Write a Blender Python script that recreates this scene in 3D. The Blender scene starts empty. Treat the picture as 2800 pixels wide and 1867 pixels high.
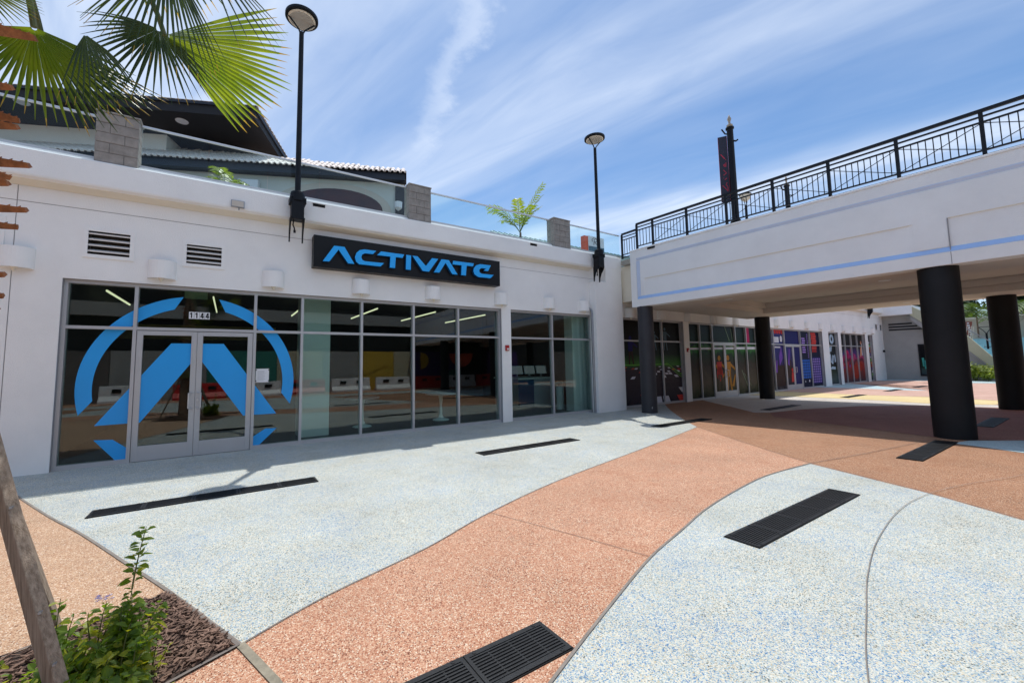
import bpy, bmesh, math, random
from math import sin, cos, pi, radians, atan, atan2, sqrt
from mathutils import Vector, Matrix, Quaternion
random.seed(7)
scene = bpy.context.scene
COL = scene.collection

# ------------------------------------------------------------------ camera, sky, sun, exposure
cam_d = bpy.data.cameras.new('camera'); cam = bpy.data.objects.new('camera', cam_d); COL.objects.link(cam)
yaw, pitch, roll = 0.5574203, 0.0810370, -0.0133643
fwd = Vector((sin(yaw)*cos(pitch), cos(yaw)*cos(pitch), sin(pitch)))
rt = Vector((cos(yaw), -sin(yaw), 0)); up = rt.cross(fwd)
rt2 = rt*cos(roll)+up*sin(roll); up2 = -rt*sin(roll)+up*cos(roll)
M = Matrix((rt2, up2, -fwd)).transposed().to_4x4(); M.translation = Vector((0, 0, 1.62))
cam.matrix_world = M
cam_d.sensor_width = 36; cam_d.lens = 36*1100/2800
cam_d.shift_x = (1400-1312.24)/2800; cam_d.shift_y = -(933.5-899.4)/2800
cam_d.clip_start = 0.05; cam_d.clip_end = 2000
scene.camera = cam

SUN = Vector((0.13, 0.285, 1.0)).normalized()
world = bpy.data.worlds.new('World'); scene.world = world; world.use_nodes = True
def build_world():
    nt = world.node_tree; nt.nodes.clear(); N = nt.nodes.new; L = nt.links.new
    out = N('ShaderNodeOutputWorld'); bg = N('ShaderNodeBackground'); bg.inputs['Strength'].default_value = 0.170
    sky = N('ShaderNodeTexSky'); sky.sky_type = 'NISHITA'; sky.sun_disc = False
    sky.sun_elevation = math.asin(SUN.z); sky.sun_rotation = atan2(SUN.x, SUN.y)
    sky.air_density = 1.0; sky.dust_density = 0.6; sky.ozone_density = 2.5
    tc = N('ShaderNodeTexCoord'); sep = N('ShaderNodeSeparateXYZ'); L(tc.outputs['Generated'], sep.inputs[0])
    def m(op, a, b=None, c=None):
        n = N('ShaderNodeMath'); n.operation = op
        for i, v in enumerate((a, b, c)):
            if v is None: continue
            if isinstance(v, (int, float)): n.inputs[i].default_value = v
            else: L(v, n.inputs[i])
        return n.outputs[0]
    zc = m('ADD', m('MAXIMUM', sep.outputs[2], 0.0), 0.10)
    px, py = m('DIVIDE', sep.outputs[0], zc), m('DIVIDE', sep.outputs[1], zc)
    a = radians(-18); ux, uy = sin(a), cos(a)            # streaks run along this ground direction
    along = m('ADD', m('MULTIPLY', px, ux), m('MULTIPLY', py, uy))
    across = m('ADD', m('MULTIPLY', px, uy), m('MULTIPLY', py, -ux))
    def clouds(fa, fc, off, det, dist):
        cb = N('ShaderNodeCombineXYZ'); L(m('MULTIPLY', along, fa), cb.inputs[0]); L(m('MULTIPLY', across, fc), cb.inputs[1]); cb.inputs[2].default_value = off
        nz = N('ShaderNodeTexNoise'); nz.inputs['Scale'].default_value = 1; nz.inputs['Detail'].default_value = det
        nz.inputs['Roughness'].default_value = 0.55; nz.inputs['Distortion'].default_value = dist
        L(cb.outputs[0], nz.inputs['Vector']); return nz.outputs['Fac']
    big = clouds(0.30, 1.25, 3.4, 5, 0.5); fine = clouds(1.2, 5.5, 9.1, 8, 0.9); puff = clouds(0.45, 0.45, 1.7, 4, 0.2)
    s = m('ADD', m('ADD', m('MULTIPLY', big, 0.62), m('MULTIPLY', fine, 0.16)), m('MULTIPLY', puff, 0.30))
    mr = N('ShaderNodeMapRange'); mr.interpolation_type = 'SMOOTHSTEP'; L(s, mr.inputs[0])
    mr.inputs[1].default_value = 0.40; mr.inputs[2].default_value = 0.72; mr.inputs[3].default_value = 0.0; mr.inputs[4].default_value = 0.40
    def streak(c0, w_, amt):
        q = N('ShaderNodeMapRange'); q.interpolation_type = 'SMOOTHSTEP'
        L(m('ABSOLUTE', m('ADD', across, m('MULTIPLY_ADD', puff, 0.5, -c0-0.25))), q.inputs[0]); q.inputs[1].default_value = w_; q.inputs[2].default_value = 0.0; q.inputs[3].default_value = 0; q.inputs[4].default_value = amt
        return m('MULTIPLY', q.outputs[0], m('MULTIPLY_ADD', fine, 1.5, 0.15))
    bands = m('ADD', streak(1.06, 0.40, 0.30), m('ADD', streak(2.12, 0.26, 0.60), streak(0.15, 0.75, 0.50)))
    # thin veil that thickens toward the horizon, as cirrus haze does
    veil = m('MULTIPLY', m('POWER', m('SUBTRACT', 1.0, m('MAXIMUM', sep.outputs[2], 0.0)), 3.0), 0.15)
    # one old, spread-out contrail
    cx = N('ShaderNodeCombineXYZ'); L(m('MULTIPLY', px, 5.0), cx.inputs[0]); L(m('MULTIPLY', py, 5.0), cx.inputs[1])
    nz2 = N('ShaderNodeTexNoise'); nz2.inputs['Scale'].default_value = 1.1; nz2.inputs['Detail'].default_value = 7; nz2.inputs['Roughness'].default_value = 0.62; L(cx.outputs[0], nz2.inputs['Vector'])
    wob = m('MULTIPLY', m('SUBTRACT', nz2.outputs['Fac'], 0.5), 0.22)
    d = m('ABSOLUTE', m('ADD', m('ADD', m('MULTIPLY', px, TRAIL[0]), m('ADD', m('MULTIPLY', py, TRAIL[1]), TRAIL[2])), wob))
    tr = N('ShaderNodeMapRange'); tr.interpolation_type = 'SMOOTHSTEP'; L(d, tr.inputs[0]); tr.inputs[1].default_value = 0.065; tr.inputs[2].default_value = 0.0; tr.inputs[3].default_value = 0; tr.inputs[4].default_value = 0.42
    fade = N('ShaderNodeMapRange'); fade.interpolation_type = 'SMOOTHSTEP'; L(py, fade.inputs[0]); fade.inputs[1].default_value = 1.7; fade.inputs[2].default_value = 0.95; fade.inputs[3].default_value = 0; fade.inputs[4].default_value = 1
    trm = m('MULTIPLY', m('MULTIPLY', tr.outputs[0], fade.outputs[0]), m('MULTIPLY', nz2.outputs['Fac'], 1.3))
    fac = m('MINIMUM', m('ADD', m('ADD', m('ADD', mr.outputs[0], bands), veil), trm), 0.85)
    mix = N('ShaderNodeMix'); mix.data_type = 'RGBA'; L(fac, mix.inputs['Factor'])
    tint = N('ShaderNodeMix'); tint.data_type = 'RGBA'; tint.blend_type = 'MULTIPLY'; tint.inputs['Factor'].default_value = 1
    L(sky.outputs[0], tint.inputs['A']); tint.inputs['B'].default_value = SKYTINT
    L(tint.outputs['Result'], mix.inputs['A']); mix.inputs['B'].default_value = CLOUD
    L(mix.outputs['Result'], bg.inputs['Color']); L(bg.outputs[0], out.inputs[0])
TRAIL = (-0.981, 0.194, 0.3243)
SKYTINT = (0.56, 0.73, 0.85, 1)
CLOUD = (5.2, 5.7, 6.5, 1)
build_world()
sun_d = bpy.data.lights.new('sun', 'SUN'); sun_d.energy = 3.65; sun_d.angle = radians(0.55); sun_d.color = (1.0, 0.965, 0.90)
sun = bpy.data.objects.new('sun', sun_d); COL.objects.link(sun)
sun.rotation_mode = 'QUATERNION'; sun.rotation_quaternion = (-SUN).to_track_quat('-Z', 'Y'); sun.location = (5, 10, 40)
vs = scene.view_settings; scene.display_settings.display_device = 'sRGB'
vs.view_transform = 'Standard'; vs.look = 'None'; vs.exposure = 0.07; vs.gamma = 1.0; vs.use_curve_mapping = False
scene.cycles.max_bounces = 10; scene.cycles.transparent_max_bounces = 16; scene.cycles.glossy_bounces = 4
scene.cycles.use_denoising = True

# ------------------------------------------------------------------ helpers
def lin(r, g, b):
    f = lambda c: (c/255/12.92) if c/255 <= 0.04045 else ((c/255+0.055)/1.055)**2.4
    return (f(r), f(g), f(b), 1)
MATS = {}
def newmat(name):
    m = bpy.data.materials.new(name); m.use_nodes = True; MATS[name] = m
    nt = m.node_tree; nt.nodes.clear()
    out = nt.nodes.new('ShaderNodeOutputMaterial'); return m, nt, out
def principled(name, col, rough=0.6, var=0.10, vscale=3.0, bump=0.0, bscale=60.0, metal=0.0, spec=0.5, stretch=(1, 1, 1), col2=None):
    m, nt, out = newmat(name); N = nt.nodes.new; L = nt.links.new
    p = N('ShaderNodeBsdfPrincipled'); L(p.outputs[0], out.inputs[0])
    p.inputs['Roughness'].default_value = rough; p.inputs['Metallic'].default_value = metal
    p.inputs['Specular IOR Level'].default_value = spec
    tc = N('ShaderNodeTexCoord'); mp = N('ShaderNodeMapping'); L(tc.outputs['Object'], mp.inputs[0]); mp.inputs['Scale'].default_value = stretch
    nz = N('ShaderNodeTexNoise'); L(mp.outputs[0], nz.inputs['Vector']); nz.inputs['Scale'].default_value = vscale; nz.inputs['Detail'].default_value = 6; nz.inputs['Roughness'].default_value = 0.62
    rp = N('ShaderNodeValToRGB'); L(nz.outputs['Fac'], rp.inputs[0])
    rp.color_ramp.elements[0].position = 0.3; rp.color_ramp.elements[1].position = 0.7
    c2 = col2 or tuple(min(1, c*(1+var)) for c in col[:3])+(1,)
    rp.color_ramp.elements[0].color = tuple(c*(1-var) for c in col[:3])+(1,); rp.color_ramp.elements[1].color = c2
    L(rp.outputs[0], p.inputs['Base Color'])
    if bump:
        b = N('ShaderNodeBump'); nb = N('ShaderNodeTexNoise'); L(mp.outputs[0], nb.inputs['Vector']); nb.inputs['Scale'].default_value = bscale; nb.inputs['Detail'].default_value = 4
        L(nb.outputs['Fac'], b.inputs['Height']); b.inputs['Strength'].default_value = bump; b.inputs['Distance'].default_value = 0.01; L(b.outputs[0], p.inputs['Normal'])
    return m
def terrazzo(name, chips, scale=130.0, stain=0.12, rough=0.75):
    """exposed aggregate: every chip takes one colour out of a weighted list"""
    m, nt, out = newmat(name); N = nt.nodes.new; L = nt.links.new
    p = N('ShaderNodeBsdfPrincipled'); L(p.outputs[0], out.inputs[0]); p.inputs['Roughness'].default_value = rough; p.inputs['Specular IOR Level'].default_value = 0.3
    tc = N('ShaderNodeTexCoord')
    v = N('ShaderNodeTexVoronoi'); v.inputs['Scale'].default_value = scale; v.inputs['Randomness'].default_value = 1.0; L(tc.outputs['Object'], v.inputs['Vector'])
    sp = N('ShaderNodeSeparateColor'); L(v.outputs['Color'], sp.inputs[0])
    # patches where one chip colour gathers
    nz = N('ShaderNodeTexNoise'); nz.inputs['Scale'].default_value = 1.9; nz.inputs['Detail'].default_value = 7; nz.inputs['Roughness'].default_value = 0.7; L(tc.outputs['Object'], nz.inputs['Vector'])
    ad = N('ShaderNodeMath'); ad.operation = 'MULTIPLY_ADD'; L(nz.outputs['Fac'], ad.inputs[0]); ad.inputs[1].default_value = 0.95; ad.inputs[2].default_value = -0.475
    sm = N('ShaderNodeMath'); sm.operation = 'ADD'; sm.use_clamp = True; L(sp.outputs[0], sm.inputs[0]); L(ad.outputs[0], sm.inputs[1])
    rp = N('ShaderNodeValToRGB'); rp.color_ramp.interpolation = 'CONSTANT'; L(sm.outputs[0], rp.inputs[0])
    el = rp.color_ramp.elements; pos = 0.0
    tot = sum(w for w, c in chips)
    for i, (w, c) in enumerate(chips):
        if i < 2: e = el[i]; e.position = pos
        else: e = el.new(pos)
        e.color = c; pos += w/tot
    n2 = N('ShaderNodeTexNoise'); n2.inputs['Scale'].default_value = 0.7; n2.inputs['Detail'].default_value = 8; n2.inputs['Roughness'].default_value = 0.72; L(tc.outputs['Object'], n2.inputs['Vector'])
    r2 = N('ShaderNodeValToRGB'); r2.color_ramp.elements[0].position = 0.32; r2.color_ramp.elements[1].position = 0.68
    r2.color_ramp.elements[0].color = (1-stain,)*3+(1,); r2.color_ramp.elements[1].color = (1+stain*0.3,)*3+(1,); L(n2.outputs['Fac'], r2.inputs[0])
    mx = N('ShaderNodeMix'); mx.data_type = 'RGBA'; mx.blend_type = 'MULTIPLY'; mx.inputs['Factor'].default_value = 1; L(rp.outputs[0], mx.inputs['A']); L(r2.outputs[0], mx.inputs['B'])
    n3 = N('ShaderNodeTexNoise'); n3.inputs['Scale'].default_value = 6.0; n3.inputs['Detail'].default_value = 9; n3.inputs['Roughness'].default_value = 0.8; n3.inputs['Distortion'].default_value = 0.6; L(tc.outputs['Object'], n3.inputs['Vector'])
    r3 = N('ShaderNodeValToRGB'); r3.color_ramp.elements[0].position = 0.30; r3.color_ramp.elements[1].position = 0.46; r3.color_ramp.elements[0].color = (0.80, 0.79, 0.77, 1); r3.color_ramp.elements[1].color = (1, 1, 1, 1); L(n3.outputs['Fac'], r3.inputs[0])
    m3 = N('ShaderNodeMix'); m3.data_type = 'RGBA'; m3.blend_type = 'MULTIPLY'; m3.inputs['Factor'].default_value = 1; L(mx.outputs['Result'], m3.inputs['A']); L(r3.outputs[0], m3.inputs['B'])
    L(m3.outputs['Result'], p.inputs['Base Color'])
    b = N('ShaderNodeBump'); b.inputs['Strength'].default_value = 0.35; b.inputs['Distance'].default_value = 0.004; b.invert = True
    L(v.outputs['Distance'], b.inputs['Height']); L(b.outputs[0], p.inputs['Normal'])
    return m
def glassmat(name, tint=(0.8, 0.88, 0.86, 1), base=0.05, power=4.0, amp=0.85, rough=0.0, gcol=(1, 1, 1, 1)):
    m, nt, out = newmat(name); N = nt.nodes.new; L = nt.links.new
    t = N('ShaderNodeBsdfTransparent'); t.inputs[0].default_value = tint
    g = N('ShaderNodeBsdfGlossy'); g.inputs['Roughness'].default_value = rough; g.inputs[0].default_value = gcol
    lw = N('ShaderNodeLayerWeight'); lw.inputs['Blend'].default_value = 0.5
    pw = N('ShaderNodeMath'); pw.operation = 'POWER'; L(lw.outputs['Facing'], pw.inputs[0]); pw.inputs[1].default_value = power
    ma = N('ShaderNodeMath'); ma.operation = 'MULTIPLY_ADD'; ma.use_clamp = True; L(pw.outputs[0], ma.inputs[0]); ma.inputs[1].default_value = amp; ma.inputs[2].default_value = base
    tc = N('ShaderNodeTexCoord'); nz = N('ShaderNodeTexNoise'); nz.inputs['Scale'].default_value = 0.9; L(tc.outputs['Object'], nz.inputs['Vector'])
    b = N('ShaderNodeBump'); b.inputs['Strength'].default_value = 0.05; b.inputs['Distance'].default_value = 0.02; L(nz.outputs['Fac'], b.inputs['Height']); L(b.outputs[0], g.inputs['Normal'])
    mx = N('ShaderNodeMixShader'); L(ma.outputs[0], mx.inputs[0]); L(t.outputs[0], mx.inputs[1]); L(g.outputs[0], mx.inputs[2]); L(mx.outputs[0], out.inputs[0])
    return m
def leafmat(name, c1, c2, trans=0.45, rough=0.45, vscale=4.0, tip=None):
    m, nt, out = newmat(name); N = nt.nodes.new; L = nt.links.new
    tc = N('ShaderNodeTexCoord'); nz = N('ShaderNodeTexNoise'); nz.inputs['Scale'].default_value = vscale; nz.inputs['Detail'].default_value = 4; L(tc.outputs['Object'], nz.inputs['Vector'])
    rp = N('ShaderNodeValToRGB'); L(nz.outputs['Fac'], rp.inputs[0]); rp.color_ramp.elements[0].position = 0.35; rp.color_ramp.elements[1].position = 0.68
    rp.color_ramp.elements[0].color = c1; rp.color_ramp.elements[1].color = c2
    p = N('ShaderNodeBsdfPrincipled'); p.inputs['Roughness'].default_value = rough; L(rp.outputs[0], p.inputs['Base Color'])
    t = N('ShaderNodeBsdfTranslucent')
    mul = N('ShaderNodeMix'); mul.data_type = 'RGBA'; mul.blend_type = 'MULTIPLY'; mul.inputs['Factor'].default_value = 1; L(rp.outputs[0], mul.inputs['A']); mul.inputs['B'].default_value = (2.6, 2.4, 0.8, 1)
    L(mul.outputs['Result'], t.inputs[0])
    mx = N('ShaderNodeMixShader'); mx.inputs[0].default_value = trans; L(p.outputs[0], mx.inputs[1]); L(t.outputs[0], mx.inputs[2]); L(mx.outputs[0], out.inputs[0])
    return m
def emit(name, col, s):
    m, nt, out = newmat(name); e = nt.nodes.new('ShaderNodeEmission'); e.inputs[0].default_value = col; e.inputs[1].default_value = s
    nt.links.new(e.outputs[0], out.inputs[0]); return m

class MB:
    def __init__(s): s.v = []; s.f = []; s.mi = []; s.m = 0
    def quad(s, a, b, c, d): s.poly((a, b, c, d))
    def poly(s, pts):
        n = len(s.v); s.v += [tuple(p) for p in pts]; s.f.append(tuple(range(n, n+len(pts)))); s.mi.append(s.m)
    def box(s, x0, x1, y0, y1, z0, z1):
        n = len(s.v)
        s.v += [(x0, y0, z0), (x1, y0, z0), (x1, y1, z0), (x0, y1, z0), (x0, y0, z1), (x1, y0, z1), (x1, y1, z1), (x0, y1, z1)]
        for f in ((0, 3, 2, 1), (4, 5, 6, 7), (0, 1, 5, 4), (1, 2, 6, 5), (2, 3, 7, 6), (3, 0, 4, 7)):
            s.f.append(tuple(n+i for i in f)); s.mi.append(s.m)
        return s
    def obox(s, c, ax, ay, az):
        """oriented box: centre and three half-axis vectors"""
        c, ax, ay, az = map(Vector, (c, ax, ay, az)); n = len(s.v)
        for k in (-1, 1):
            for i, j in ((-1, -1), (1, -1), (1, 1), (-1, 1)): s.v.append(tuple(c+ax*i+ay*j+az*k))
        for f in ((0, 3, 2, 1), (4, 5, 6, 7), (0, 1, 5, 4), (1, 2, 6, 5), (2, 3, 7, 6), (3, 0, 4, 7)):
            s.f.append(tuple(n+i for i in f)); s.mi.append(s.m)
        return s
    def bar(s, a, b, w, h=None, upv=(0, 0, 1)):
        a, b = Vector(a), Vector(b); d = b-a; h = h or w
        u = Vector(upv); sd = d.cross(u)
        if sd.length < 1e-6: sd = d.cross(Vector((1, 0, 0)))
        sd.normalize(); u = sd.cross(d).normalized()
        return s.obox((a+b)/2, d/2, sd*w/2, u*h/2)
    def prism(s, pts, depth):
        """closed outline (list of Vector) pushed along depth"""
        n = len(s.v); k = len(pts); depth = Vector(depth)
        s.v += [tuple(p) for p in pts]+[tuple(Vector(p)+depth) for p in pts]
        s.f.append(tuple(range(n+k-1, n-1, -1))); s.mi.append(s.m); s.f.append(tuple(range(n+k, n+2*k))); s.mi.append(s.m)
        for i in range(k):
            j = (i+1) % k; s.f.append((n+i, n+j, n+k+j, n+k+i)); s.mi.append(s.m)
        return s
    def tube(s, pts, rad, seg=8, cap=True):
        pts = [Vector(p) for p in pts]; rr = rad if isinstance(rad, (list, tuple)) else [rad]*len(pts)
        n = len(s.v); pv = None
        for i, p in enumerate(pts):
            t = (pts[min(i+1, len(pts)-1)]-pts[max(i-1, 0)]).normalized()
            if pv is None: pv = t.orthogonal().normalized()
            pv = (pv-t*pv.dot(t)); pv = pv.normalized() if pv.length > 1e-6 else t.orthogonal().normalized()
            w = t.cross(pv)
            for k in range(seg):
                a = 2*pi*k/seg; s.v.append(tuple(p+(pv*cos(a)+w*sin(a))*rr[i]))
        for i in range(len(pts)-1):
            for k in range(seg):
                k2 = (k+1) % seg
                s.f.append((n+i*seg+k, n+i*seg+k2, n+(i+1)*seg+k2, n+(i+1)*seg+k)); s.mi.append(s.m)
        if cap:
            s.f.append(tuple(n+k for k in reversed(range(seg)))); s.mi.append(s.m)
            e = n+(len(pts)-1)*seg; s.f.append(tuple(e+k for k in range(seg))); s.mi.append(s.m)
        return s
    def lathe(s, c, prof, seg=32):
        """profile of (radius, z) turned round a vertical axis"""
        n = len(s.v); c = Vector(c)
        for r, z in prof:
            for k in range(seg): a = 2*pi*k/seg; s.v.append((c.x+r*cos(a), c.y+r*sin(a), c.z+z))
        for i in range(len(prof)-1):
            for k in range(seg):
                k2 = (k+1) % seg; s.f.append((n+i*seg+k, n+i*seg+k2, n+(i+1)*seg+k2, n+(i+1)*seg+k)); s.mi.append(s.m)
        s.f.append(tuple(n+k for k in reversed(range(seg)))); s.mi.append(s.m)
        e = n+(len(prof)-1)*seg; s.f.append(tuple(e+k for k in range(seg))); s.mi.append(s.m)
        return s
    def build(s, name, mats, parent=None, smooth=False, bevel=0.0, kind=None, label=None):
        me = bpy.data.meshes.new(name); me.from_pydata(s.v, [], s.f)
        if not isinstance(mats, (list, tuple)): mats = [mats]
        for m in mats: me.materials.append(MATS[m] if isinstance(m, str) else m)
        if len(mats) > 1: me.polygons.foreach_set('material_index', s.mi)
        me.update()
        o = bpy.data.objects.new(name, me); COL.objects.link(o)
        if parent: o.parent = parent
        if smooth:
            for p in me.polygons: p.use_smooth = True
            try: me.set_sharp_from_angle(angle=radians(40))
            except Exception: pass
        if bevel:
            bv = o.modifiers.new('bevel', 'BEVEL'); bv.width = bevel; bv.segments = 2; bv.limit_method = 'ANGLE'; bv.angle_limit = radians(40)
        if kind: o['kind'] = kind
        if label: o['label'] = label
        return o
def tag(o, label, cat, group=None):
    o['label'] = label; o['category'] = cat
    if group: o['group'] = group
    return o
def thing(name, label, cat, loc=(0, 0, 0), rot=(0, 0, 0), group=None):
    o = bpy.data.objects.new(name, None); COL.objects.link(o); o.location = loc; o.rotation_euler = rot; o.empty_display_size = 0.1
    return tag(o, label, cat, group)
def inst(name, me, parent=None, loc=(0, 0, 0), rot=(0, 0, 0), scale=None):
    o = bpy.data.objects.new(name, me); COL.objects.link(o); o.parent = parent; o.location = loc; o.rotation_euler = rot
    if scale: o.scale = scale
    return o
def dup(root, loc, label, rot=None, group=None):
    r = root.copy(); COL.objects.link(r); r.location = loc; r['label'] = label
    if rot: r.rotation_euler = rot
    if group: r['group'] = group
    for ch in list(root.children):
        c = ch.copy(); COL.objects.link(c); c.parent = r
        for g in list(ch.children):
            d = g.copy(); COL.objects.link(d); d.parent = c
    return r
SLOPE = 0.021
def gz(y): return SLOPE*(9.05-max(min(y, 9.05), -3.0))     # the plaza falls 2 % toward the shop front
def clip_rect(poly, x0, x1, z0, z1):
    def cut(ps, inside, inter):
        out = []
        for i in range(len(ps)):
            a, b = ps[i-1], ps[i]
            if inside(b):
                if not inside(a): out.append(inter(a, b))
                out.append(b)
            elif inside(a): out.append(inter(a, b))
        return out
    def ix(v): return lambda a, b: (v, a[1]+(b[1]-a[1])*(v-a[0])/(b[0]-a[0]))
    def iz(v): return lambda a, b: (a[0]+(b[0]-a[0])*(v-a[1])/(b[1]-a[1]), v)
    for ins, it in ((lambda p: p[0] >= x0, ix(x0)), (lambda p: p[0] <= x1, ix(x1)), (lambda p: p[1] >= z0, iz(z0)), (lambda p: p[1] <= z1, iz(z1))):
        if not poly: return []
        poly = cut(poly, ins, it)
    return poly

# ------------------------------------------------------------------ materials
principled('stucco', (0.89, 0.885, 0.87, 1), 0.85, 0.045, 1.1, 0.55, 70)
principled('stucco_cream_and_bounce', (0.80, 0.74, 0.62, 1), 0.85, 0.04, 1.3, 0.2, 120)  # cream parts; on cornice and field edges it paints in light off the paving
principled('stucco_grey', (0.36, 0.355, 0.34, 1), 0.85, 0.06, 1.5, 0.25, 120)
principled('stucco_pale', (0.62, 0.64, 0.60, 1), 0.85, 0.06, 1.2, 0.2, 120)
principled('stucco_beige', (0.58, 0.53, 0.46, 1), 0.85, 0.06, 1.2, 0.2, 120)
principled('stucco_khaki', (0.50, 0.49, 0.34, 1), 0.85, 0.06, 1.2, 0.2, 120)
principled('groove', (0.34, 0.33, 0.34, 1), 0.9, 0.1)
principled('aluminium', (0.52, 0.52, 0.53, 1), 0.42, 0.03, 4, 0, metal=0.35)
principled('aluminium_rail', (0.62, 0.63, 0.65, 1), 0.35, 0.03, 4, 0, metal=0.6)
principled('black_metal', (0.006, 0.007, 0.010, 1), 0.45, 0.25, 6, 0.05, 90, spec=0.22)
principled('dark_rail', (0.012, 0.013, 0.017, 1), 0.5, 0.2, 6, 0.05, 90, spec=0.25)
principled('column_black', (0.010, 0.010, 0.0115, 1), 0.6, 0.4, 1.1, 0.15, 60, spec=0.3)
principled('column_grey', (0.032, 0.032, 0.038, 1), 0.6, 0.2, 2.0, 0.12, 60)
principled('scuff', (0.32, 0.31, 0.30, 1), 0.8, 0.2)
principled('sign_black', (0.006, 0.006, 0.007, 1), 0.4, 0.2, 3, spec=0.25)
principled('sign_blue', lin(16, 172, 255), 0.3, 0.03, 2)
principled('vinyl_blue', lin(36, 164, 240), 0.4, 0.025, 2)
principled('sign_side', lin(12, 70, 120), 0.4, 0.05, 2)
principled('trim_blue', lin(170, 204, 250), 0.6, 0.06, 2, 0.1, 90)
principled('trim_pale', lin(206, 218, 240), 0.7, 0.05, 2, 0.1, 90)
principled('soffit', (0.66, 0.60, 0.53, 1), 0.9, 0.04, 1.0, 0.15, 120)
principled('block', (0.30, 0.275, 0.25, 1), 0.95, 0.22, 7, 0.7, 70)
principled('mortar', (0.20, 0.185, 0.175, 1), 0.95, 0.15, 9, 0.4, 90)
principled('navy_fascia', (0.018, 0.024, 0.038, 1), 0.55, 0.12, 2, 0.08, 60)
principled('black_soffit', (0.012, 0.013, 0.016, 1), 0.7, 0.2, 2)
principled('roof_tile', (0.84, 0.74, 0.68, 1), 0.85, 0.22, 9, 0.4, 70)
principled('roof_pan', (0.09, 0.07, 0.065, 1), 0.9, 0.3, 9)
principled('roof_tile_end', (0.84, 0.78, 0.73, 1), 0.85, 0.12, 9, 0.3, 70)
principled('purple_wall', (0.045, 0.035, 0.055, 1), 0.6, 0.3, 2.5, col2=(0.09, 0.03, 0.035, 1))
principled('green_metal', (0.52, 0.66, 0.63, 1), 0.5, 0.06, 3)
principled('green_seam', (0.10, 0.16, 0.16, 1), 0.5, 0.06, 3)
principled('shop_red', (0.30, 0.10, 0.075, 1), 0.7, 0.3, 2)
principled('dark_window', (0.02, 0.035, 0.05, 1), 0.2, 0.3, 2)
principled('orange_paint', lin(226, 96, 60), 0.5, 0.06, 3)
principled('white_paint', (0.74, 0.76, 0.78, 1), 0.5, 0.03, 3)
principled('paper', (0.82, 0.82, 0.84, 1), 0.8, 0.02, 3)
principled('red_device', (0.42, 0.02, 0.02, 1), 0.4, 0.05, 5)
principled('dark_void', (0.004, 0.004, 0.005, 1), 0.9, 0.1)
principled('louvre', (0.72, 0.72, 0.72, 1), 0.6, 0.04, 3)
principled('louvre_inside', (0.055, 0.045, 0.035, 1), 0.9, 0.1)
principled('conduit', (0.33, 0.34, 0.36, 1), 0.4, 0.08, 5, 0, metal=0.6)
principled('iron', (0.011, 0.012, 0.014, 1), 0.5, 0.3, 14, 0.2, 160, spec=0.35)
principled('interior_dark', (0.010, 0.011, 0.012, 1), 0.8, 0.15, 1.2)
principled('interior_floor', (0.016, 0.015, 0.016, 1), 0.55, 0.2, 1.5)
principled('interior_white', (0.72, 0.76, 0.74, 1), 0.8, 0.03, 1.2)
principled('interior_yellow', (0.26, 0.19, 0.05, 1), 0.8, 0.05, 1.2)
principled('counter_grey', (0.42, 0.45, 0.50, 1), 0.5, 0.04, 2)
principled('counter_blue', (0.03, 0.09, 0.20, 1), 0.5, 0.04, 2)
principled('wood_face', (0.27, 0.19, 0.125, 1), 0.8, 0.35, 5, 0.45, 24, stretch=(16, 16, 1.1), col2=(0.42, 0.33, 0.25, 1))
principled('trunk', (0.20, 0.13, 0.09, 1), 0.9, 0.35, 8, 0.6, 30, stretch=(1, 1, 4))
principled('boot', (0.30, 0.115, 0.045, 1), 0.75, 0.40, 26, 0.5, 50)
principled('petiole', (0.13, 0.15, 0.06, 1), 0.5, 0.3, 9)
principled('stem', (0.13, 0.15, 0.05, 1), 0.7, 0.3, 9)
principled('mulch', (0.055, 0.034, 0.026, 1), 0.95, 0.5, 20, 0.9, 60)
principled('mulch_chip', (0.115, 0.062, 0.042, 1), 0.9, 0.6, 22.0, 0.4, 80, col2=(0.30, 0.185, 0.135, 1))
principled('kerb_steel', (0.16, 0.135, 0.12, 1), 0.8, 0.2, 6)
principled('joint', (0.16, 0.12, 0.105, 1), 0.9, 0.3, 8)
principled('edge_grey', (0.22, 0.19, 0.165, 1), 0.9, 0.2, 8)
principled('joint_band', (0.25, 0.22, 0.165, 1), 0.9, 0.3, 14, 0.3, 90)
principled('concrete', (0.36, 0.33, 0.28, 1), 0.9, 0.15, 8, 0.3, 90)
principled('flower', (0.45, 0.42, 0.80, 1), 0.7, 0.1, 20)
principled('asphalt', (0.16, 0.14, 0.13, 1), 0.9, 0.1, 2)
principled('barrier_red', lin(196, 40, 36), 0.45, 0.05, 2)
principled('barrier_white', (0.78, 0.79, 0.80, 1), 0.45, 0.04, 2)
principled('hoard_purple', lin(66, 40, 104), 0.7, 0.06, 1)
principled('hoard_yellow', lin(206, 170, 60), 0.7, 0.06, 1)
principled('hoard_teal', lin(52, 132, 118), 0.7, 0.06, 1)
principled('hoard_sand', lin(196, 188, 160), 0.7, 0.06, 1)
principled('stair_aqua', lin(150, 205, 215), 0.6, 0.08, 2)
principled('banner_dark', (0.025, 0.025, 0.045, 1), 0.6, 0.2, 3)
principled('banner_red', lin(206, 52, 76), 0.6, 0.1, 4)
principled('finial', (0.42, 0.33, 0.24, 1), 0.45, 0.15, 9, metal=0.5)
principled('kiosk_brown', lin(140, 70, 52), 0.6, 0.1, 3)
principled('lamp_glass', (0.50, 0.48, 0.43, 1), 0.5, 0.03, 2)
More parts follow.
